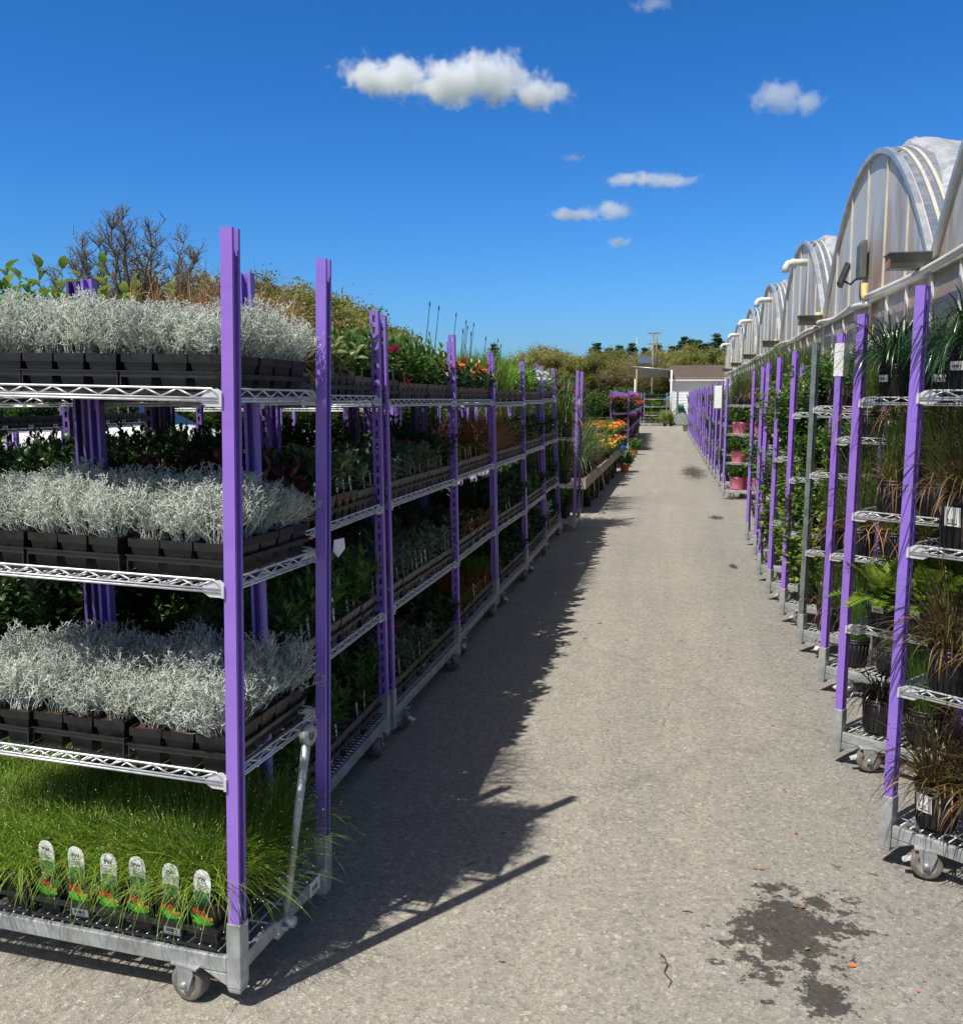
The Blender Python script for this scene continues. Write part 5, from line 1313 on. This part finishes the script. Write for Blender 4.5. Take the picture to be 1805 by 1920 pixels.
# hose board
hb = thing('hose_board', 'grey leaning board with a green hose reel against the shed wall', 'hose reel', T((.16, SY-.62, 0)))
mb = MB(); mb.add([(-.42,0,.05),(.45,0,.05),(.16,.45,1.15),(-.2,.45,1.15),(-.42,.06,.05),(.45,.06,.05),(.16,.5,1.15),(-.2,.5,1.15)], [(0,1,2,3),(7,6,5,4),(0,4,5,1),(1,5,6,2),(2,6,7,3),(3,7,4,0)], 0); obj('board', mb.mesh('board', M_plain('board_grey', (.16,.19,.18), .7, 0, .2, 5)), hb)
mb = MB(); mb.lathe([(.0,-.17),(.22,-.17),(.22,-.15),(.16,-.14),(.16,.14),(.22,.15),(.22,.17),(0,.17)], 20, 0, (-.02,.3,1.1), 'x'); obj('reel', mb.mesh('reel', M_plain('reel_green', (.02,.13,.09), .45)), hb)
mb = MB(); mb.tube([(-.25,.2,1.0),(-.5,.05,.7),(-.55,-.05,.3),(-.45,-.15,.04),(-.1,-.3,.025),(.4,-.5,.025)], .022, 8); obj('hose', mb.mesh('hose', BLACK), hb)
# pole with a solar panel
so_ = thing('solar_pole', 'grey twin pole with a small solar panel and crossbars behind the awning', 'pole', T((-1.62, 64.5, 0)))
mb = MB(); mb.tube([(-.1,0,0),(-.1,0,5.85)], .07, 8); mb.tube([(.14,0,3.4),(.14,0,5.75)], .06, 8); obj('pole', mb.mesh('pole', BARKFAR), so_)
for z in (5.1, 5.78):
    mb = MB(); mb.box(-.42,-.05,z,.42,.05,z+.09); obj('crossbar', mb.mesh('crossbar', BARKFAR), so_)
PANEL, nt, out = newmat('solar_cells'); co = coords(nt)
br = nd(nt, 'ShaderNodeTexBrick'); br.offset = 0; br.inputs['Scale'].default_value = 4; br.inputs['Mortar Size'].default_value = .03; br.inputs['Color1'].default_value = (.012,.02,.07,1); br.inputs['Color2'].default_value = (.015,.028,.09,1); br.inputs['Mortar'].default_value = (.25,.28,.33,1)
nt.links.new(co, br.inputs['Vector']); principled(nt, out, br.outputs['Color'], .3, 0, .4)
mb = MB(); mb.box(-.42,-.3,0,.42,.3,.04); sp = obj('solar_panel', mb.mesh('solar_panel', PANEL), so_, T((-.62, -.1, 4.1)) @ RZ(.25) @ RX(1.0))
mb = MB(); mb.tube([(-.55,0,4.0),(-.1,0,3.3)], .025, 6); obj('strut', mb.mesh('strut', BARKFAR), so_)
mb = MB(); mb.tube([(0,0,0),(0,0,3.25)], .03, 6)
tag(obj('bamboo_pole', mb.mesh('bamboo_pole', BAMBOO), None, T((-2.35, 55.5, 0))), 'thin pale cane standing behind the red flower carts', 'pole')
mb = MB()
for a in range(3): mb.tube([(.5*math.cos(a*2.1), .5*math.sin(a*2.1), 0), (.1*math.cos(a*2.1), .1*math.sin(a*2.1), 22)], .05, 4)
for z in range(0, 22, 2): mb.tube([(.5,0,z),(-.25,.43,z+1),(-.25,-.43,z+2)], .03, 3)
tag(obj('radio_mast', mb.mesh('radio_mast', ALU), None, T((-14.2, 330, 0))), 'thin distant radio mast rising above the wood', 'mast')

# ------------------------------------------------------------------ trees
def limb_tree(seed, h, spread, levels, r0, trunk_frac=.22, up=.12, kids=(2, 4), tips=None, jit=.25):
    rg = random.Random(seed); mb = MB(); ends = []
    def grow(p, d, L, r, lv):
        n = 4; pts = [p.copy()]; dd = d.copy()
        for k in range(n):
            dd = (dd+Vector((rg.uniform(-jit,jit), rg.uniform(-jit,jit), up*rg.random()))).normalized(); p = p+dd*(L/n); pts.append(p.copy())
        mb.tube(pts, [r*(1-.45*k/n) for k in range(n+1)], 6 if lv < 2 else 4 if lv < 4 else 3, 0, False)
        if lv >= levels-2: ends.extend((q.copy(), lv) for q in pts[1:])
        if lv >= levels: return
        nk = rg.randint(*kids)+(2 if lv == 0 else 0)
        for i in range(nk):
            t = rg.uniform(.45, 1.0) if i else 1.0
            q = pts[min(n, max(1, int(round(t*n))))]
            az = 2*PI*i/nk+rg.uniform(-.6,.6); e1 = dd.orthogonal().normalized(); e2 = dd.cross(e1)
            ang = rg.uniform(.25, .8)*(spread if lv < 2 else 1)
            nd_ = (dd*math.cos(ang)+(e1*math.cos(az)+e2*math.sin(az))*math.sin(ang)).normalized()
            grow(q, nd_, L*rg.uniform(.62, .88), r*.58*rg.uniform(.85,1.1), lv+1)
    grow(Vector((0,0,-.1)), Vector((rg.uniform(-.05,.05), rg.uniform(-.05,.05), 1)), h*trunk_frac, r0, 0)
    return mb, ends
def leaf_cloud(ends, seed, per, size, mat, spread=.35, limit=None):
    rg = random.Random(seed); mb = MB()
    if limit and len(ends)*per > limit: per = max(1, int(limit/len(ends)))
    for (q, lv) in ends:
        for _ in range(per):
            c = q+Vector((rg.gauss(0,spread), rg.gauss(0,spread), rg.gauss(0,spread*.7))); s = size*rg.uniform(.5,1.2)
            a = Vector((rg.uniform(-1,1), rg.uniform(-1,1), rg.uniform(-1,1))).normalized(); b = a.orthogonal().normalized(); e = a.cross(b)
            mb.add([tuple(c+b*s), tuple(c+e*s*.6), tuple(c-b*s*.8), tuple(c-e*s*.55)], [(0,1,2,3)], 0)
    return mb.mesh('crown', mat)
def scale_to(mb, ends, h):
    top = max(v[2] for v in mb.v); k = h/top
    mb.v = [(x*k, y*k, z*k) for x, y, z in mb.v]
    return [(q*k, lv) for q, lv in ends]
# the bare budding tree
tg = random.Random(42); mb = MB(); ends = []
def twig(p, d, L, r0, r1, n, jit, lift):
    pts = [p.copy()]; d = d.normalized()
    for _ in range(n):
        d = (d+Vector((tg.uniform(-jit,jit), tg.uniform(-jit,jit), tg.uniform(-jit,jit)+lift))).normalized(); p = p+d*(L/n); pts.append(p.copy())
    mb.tube(pts, [r0+(r1-r0)*k/n for k in range(n+1)], 5 if r0 > .05 else 3, 0, False)
    return pts, d
twig(Vector((0,0,-.1)), Vector((.02,0,1)), 5.4, .34, .26, 5, .05, .1)
for k in range(23):
    a = R_(-84+168*k/22+tg.uniform(-2.5,2.5)); R0 = tg.uniform(.9,1.04)
    tgt = Vector((math.sin(a)*5.4*R0, tg.uniform(-3.4,3.4)*math.cos(a*.5), 5.4+2.0+max(.1, math.cos(a))*7.3*R0)); st = Vector((0,0,5.2+tg.uniform(-.7,.4)))
    d0 = (tgt-st).normalized(); d0 = (d0+Vector((d0.x*.35, d0.y*.35, -.1))).normalized()
    pts = []; n = 10
    for q in range(n+1):
        u = q/n; m_ = st+d0*((tgt-st).length*.5)
        pp = st*(1-u)**2+m_*(2*u*(1-u))+tgt*u*u; pts.append(pp+Vector((tg.gauss(0,.10), tg.gauss(0,.10), tg.gauss(0,.08)))*(1 if 0 < q else 0))
    mb.tube(pts, [.14-.115*q/n for q in range(n+1)], 5, 0, False)
    for q in range(2, n+1):
        for _ in range(3 if q < n else 4):
            dd = (pts[q]-pts[q-1]).normalized(); o = Vector((tg.uniform(-1,1), tg.uniform(-1,1), tg.uniform(-.5,.8))).normalized()
            bp, bd = twig(pts[q], dd*.9+o*.9, tg.uniform(1.0,2.3)*(1.1-.45*q/n), .04, .018, 4, .22, .08)
            for z_ in bp[1:]:
                for _ in range(2):
                    o = Vector((tg.uniform(-1,1), tg.uniform(-1,1), tg.uniform(-.3,1))).normalized()
                    tp, td = twig(z_, bd*.7+o, tg.uniform(.35,.8), .02, .012, 2, .2, .1); ends += [(tp[-1], 5), (tp[1], 5)]
bt = thing('budding_tree', 'nearly bare spreading tree with tiny buds rising behind the silver bushes', 'tree', T((-36.6, 61, 0)) @ SC(1.16,1.16,.87))
obj('trunk', mb.mesh('trunk', BARK), bt); obj('crown', leaf_cloud(ends, 4, 2, .055, T_GREY, .10, 14000), bt)
TK = {}
def mk(key, seed, h, levels, mat, per, size, spread, limit, bark=BARKFAR, tf=.24):
    mb, ends = limb_tree(seed, h, 1.1, levels, .3*h/11, tf, .14, (2, 4))
    ends = scale_to(mb, ends, h*.96); TK[key] = (mb.mesh('trunk', bark), leaf_cloud(ends, seed+1, per, size, mat, spread, limit))
mk('spring', 201, 11, 5, T_SPRING, 24, .14, .32, 26000); mk('spring2', 205, 11, 5, T_SPRING, 24, .135, .3, 26000)
mk('olive', 209, 11, 5, T_OLIVE, 24, .14, .32, 26000); mk('red', 213, 10, 5, T_RED, 20, .13, .3, 20000); mk('twiggy', 217, 10, 5, T_GREY, 14, .12, .4, 15000)
def pine(seed, h):
    rg = random.Random(seed); mb = MB(); mb.tube([(0,0,0),(0,0,h*.98)], [.25,.04], 6); tr_ = mb.mesh('trunk', BARK); mb = MB(); z = h*.25
    while z < h:
        u = (z-h*.25)/(h*.75); R0 = h*.22*(1-u)**.75+.15
        for b in range(6):
            a = rg.uniform(0, 6.28); R1 = R0*rg.uniform(.55,1.15)
            for i in range(26):
                t = rg.random()**.6; c = Vector((math.cos(a)*R1*t, math.sin(a)*R1*t, z+t*.25*R1*.4+rg.uniform(-.15,.25)))+Vector((rg.gauss(0,.16), rg.gauss(0,.16), rg.gauss(0,.1)))
                s = rg.uniform(.12,.34); e = Vector((rg.uniform(-1,1), rg.uniform(-1,1), rg.uniform(-.3,.8))).normalized(); f = e.orthogonal().normalized()
                mb.add([tuple(c+e*s), tuple(c+f*s*.45), tuple(c-e*s), tuple(c-f*s*.45)], [(0,1,2,3)], 0)
        z += h*.05*rg.uniform(.7,1.2)
    return tr_, mb.mesh('crown', T_PINE)
TK['pine'] = pine(301, 14); TK['pine2'] = pine(305, 13)
TL = {'spring': ('spring_tree', 'yellow-green spring tree in the distant wood'), 'spring2': ('spring_tree', 'yellow-green spring tree in the distant wood'), 'olive': ('olive_tree_crown', 'dull olive tree in the distant wood'),
      'red': ('budding_maple', 'reddish budding tree in the distant wood'), 'twiggy': ('twiggy_tree', 'grey-brown twiggy tree in the distant wood'), 'pine': ('pine_tree', 'dark pine poking above the distant wood'), 'pine2': ('pine_tree', 'dark pine poking above the distant wood')}
def plant_tree(key, x, y, s, sxy, rot, label=None, grp=None):
    nm, lb = TL[key]; nm = nm.replace('_crown', '')
    t = thing(nm, label or lb, 'tree', T((x, y, 0)) @ RZ(rot) @ SC(sxy, sxy, s), grp or 'trees of the distant wood')
    obj('trunk', TK[key][0], t); obj('crown', TK[key][1], t)
tr = random.Random(12)
# line of trees receding along the far side of the yard
keys = ['twiggy','spring','olive','spring','spring2','twiggy','spring','olive','spring2','spring','olive','spring','red','spring2','olive','spring']
OUT = [(380,478),(450,490),(520,500),(600,528),(680,582),(745,642),(800,690)]
def outline_scale(x, y):
    px = project((x, y, 8))[0]
    for (a, ya), (b, yb) in zip(OUT, OUT[1:]):
        if a <= px <= b:
            py = ya+(yb-ya)*(px-a)/(b-a); d = ray(px, py); return (CH+d.z*y/d.y)/10.6
    return None if px > OUT[-1][0] else .95
for k in range(16):
    u = k/15; x = -29.5-8.5*u+tr.uniform(-1,1); y = 64+78*u**1.15
    so2 = outline_scale(x, y)
    if so2 is None or so2 < .35: continue
    plant_tree(keys[k], x, y, so2*tr.uniform(.88,1.03), max(.7, so2)*1.15, tr.uniform(0, 6.28), '%s spring tree in the line from the budding tree to the far wood' % (ORD[k] if k < 14 else ('fifteenth', 'sixteenth')[k-14]), 'trees lining the yard')
    so3 = outline_scale(x-6, y+5)
    if k % 2 and so3 and so3 > .35: plant_tree(keys[(k+5) % 16], x-6, y+5, so3*.92, max(.7, so3)*1.2, tr.uniform(0,6.28), 'tree standing behind the line along the yard, %s from the budding tree' % ORD[k//2], 'trees lining the yard')
# the far wood
for row, (yy, n, h0) in enumerate(((150, 20, .86), (160, 20, .92), (172, 20, 1.0))):
    for k in range(n):
        x = -44+52*k/(n-1)+tr.uniform(-1.2,1.2); key = tr.choice(['spring','spring2','olive','twiggy','spring','red','spring2','olive'])
        plant_tree(key, x, yy+tr.uniform(-4,4), h0*tr.uniform(.82,1.08)*(.86 if x < -24 else 1), 1.1, tr.uniform(0, 6.28))
for x, y, s in ((-33.5,176,.78),(-24.5,178,.80),(-22.5,181,.72),(-15,180,.86),(-13,182,.8),(-11,184,.84),(-8.6,182,.86),(-6.2,183,.8),(-4,181,.83),(-1.2,178,.80),(.6,176,.84),(2.2,177,.88),(3.2,175,.86),(4.6,176,.82),(6.4,174,.86)):
    plant_tree(tr.choice(['pine','pine2']), x, y, s*1.06, s*1.6, tr.uniform(0,6.28))
# dark shrubs under the wood and behind the awning
SHRUBM = leafy_mesh('shrub_mass', 333, 2.6, 2.2, 150, (1.0, 2.5), (.16,.26), .6, 22, .6, [T_HEDGE], .2)
for k in range(14):
    x, y = (-12+k*.9+tr.uniform(-.3,.3), 74+tr.uniform(0,5)) if k < 11 else (-28+(k-11)*5, 46+k)
    tag(obj('shrub', SHRUBM, None, T((x, y, 0)) @ RZ(k) @ SC(1.1,1.1,tr.uniform(.8,1.15))), 'rounded green shrub under the distant trees, behind the carts', 'shrub', 'shrubs under the distant trees')
for k in range(12):
    x, y = -40+k*2.6, 37+k*.4
    tag(obj('hedge_shrub', SHRUBM, None, T((x, y, 0)) @ RZ(k*2) @ SC(1.3,1.3,1.0)), 'green shrub in the hedge behind the white car, partly hidden', 'shrub', 'hedge shrubs behind the white car')

# ------------------------------------------------------------------ clouds
def cloud(label, px, py, wpx, hpx, dist, dens, seed, lobes, thr=.5, nscale=3.2):
    d = ray(px, py); d = d.normalized(); c = Vector((0,0,CH))+d*dist
    k = dist/FPX; w_, h_ = wpx*k, hpx*k
    m, nt, out = newmat('cloud_vapour')
    co = coords(nt)
    tot = None
    for (lx, lz, rx, rz_) in lobes:
        mp = nd(nt, 'ShaderNodeMapping', vector_type='TEXTURE'); mp.inputs['Location'].default_value = (lx*w_/2, 0, lz*h_/2); mp.inputs['Scale'].default_value = (rx*w_/2, max(rx*w_/3.2, rz_*h_/2), rz_*h_/2)
        nt.links.new(co, mp.inputs['Vector'])
        ln = nd(nt, 'ShaderNodeVectorMath', operation='LENGTH'); nt.links.new(mp.outputs[0], ln.inputs[0])
        sb = nd(nt, 'ShaderNodeMath', operation='SUBTRACT'); sb.inputs[0].default_value = 1.0; nt.links.new(ln.outputs['Value'], sb.inputs[1])
        if tot is None: tot = sb.outputs[0]
        else:
            mxn = nd(nt, 'ShaderNodeMath', operation='SMOOTH_MAX'); mxn.inputs[2].default_value = .25; nt.links.new(tot, mxn.inputs[0]); nt.links.new(sb.outputs[0], mxn.inputs[1]); tot = mxn.outputs[0]
    off = nd(nt, 'ShaderNodeVectorMath', operation='ADD'); off.inputs[1].default_value = (seed*37.3*h_, seed*11.7*h_, 0); nt.links.new(co, off.inputs[0])
    nn = nd(nt, 'ShaderNodeTexNoise'); nn.inputs['Scale'].default_value = nscale/h_; nn.inputs['Detail'].default_value = 8; nn.inputs['Roughness'].default_value = .68; nn.inputs['Distortion'].default_value = .25
    nt.links.new(off.outputs[0], nn.inputs['Vector'])
    ad = nd(nt, 'ShaderNodeMath', operation='MULTIPLY_ADD'); ad.inputs[1].default_value = 2.7; nt.links.new(nn.outputs['Fac'], ad.inputs[0]); nt.links.new(tot, ad.inputs[2])
    mr = nd(nt, 'ShaderNodeMapRange'); mr.inputs['From Min'].default_value = 1.38+thr; mr.inputs['From Max'].default_value = 1.8+thr; mr.inputs['To Max'].default_value = dens
    nt.links.new(ad.outputs[0], mr.inputs['Value'])
    v = nt.nodes.new('ShaderNodeVolumePrincipled'); v.inputs['Color'].default_value = (.975,.988,1,1); v.inputs['Anisotropy'].default_value = .1
    nt.links.new(mr.outputs[0], v.inputs['Density']); nt.links.new(v.outputs[0], out.inputs['Volume'])
    mb = MB(); X, Y, Z = w_*.62, w_*.26, h_*.8
    prof = [(0, -1)]+[(math.cos(a), math.sin(a)) for a in [-PI/2+PI*i/10 for i in range(1, 10)]]+[(0, 1)]
    n = 20; vs = []
    for r, z in prof:
        for j in range(n): vs.append((1.15*X*r*math.cos(2*PI*j/n), 1.15*Y*r*math.sin(2*PI*j/n), 1.1*Z*z))
    mb.add(vs, [(i*n+j, i*n+(j+1)%n, (i+1)*n+(j+1)%n, (i+1)*n+j) for i in range(len(prof)-1) for j in range(n)], 0)
    o = tag(obj('cloud', mb.mesh('cloud', m), None, T(c) @ RZ(YAW-math.atan((px-WPX/2)/FPX))), label, 'cloud')
DD = 1000
kk = FPX/DD
cloud('big puffy white cloud high above the cart rows', 850, 152, 400, 100, DD, .12, 1, [(-.55,.15,.5,.75),(.0,-.05,.6,.8),(.30,.08,.5,1.0),(.72,-.4,.36,.6)], .2, 2.7)
cloud('smaller ragged white cloud above the greenhouse roofs', 1472, 184, 130, 66, DD, .055, 2, [(-.2,.1,.8,1.0),(.5,-.3,.6,.7)], .22, 1.4)
cloud('flat grey-white cloud streak, widest of the low ones', 1217, 338, 160, 30, DD, .06, 3, [(-.3,.2,.8,1.0),(.4,-.1,.8,.9)], .15, 1.2)
cloud('low thin cloud rising to a puff at one end', 1110, 398, 150, 38, DD, .06, 4, [(.45,.1,.65,1.1),(-.4,-.2,.8,.7)], .15, 1.2)
cloud('tiny cloud puff, lowest over the path', 1161, 453, 46, 22, DD, .10, 5, [(0,0,1.1,1.1)], .15, 1.2)
cloud('faint cloud wisp above the flat streak', 1072, 296, 50, 16, DD, .045, 6, [(0,0,1.1,1.1)], .18, 1.2)
cloud('wispy cloud fragment at the top frame edge', 1220, 8, 80, 26, DD, .03, 7, [(0,0,1.1,1.1)], .2, 1.2)
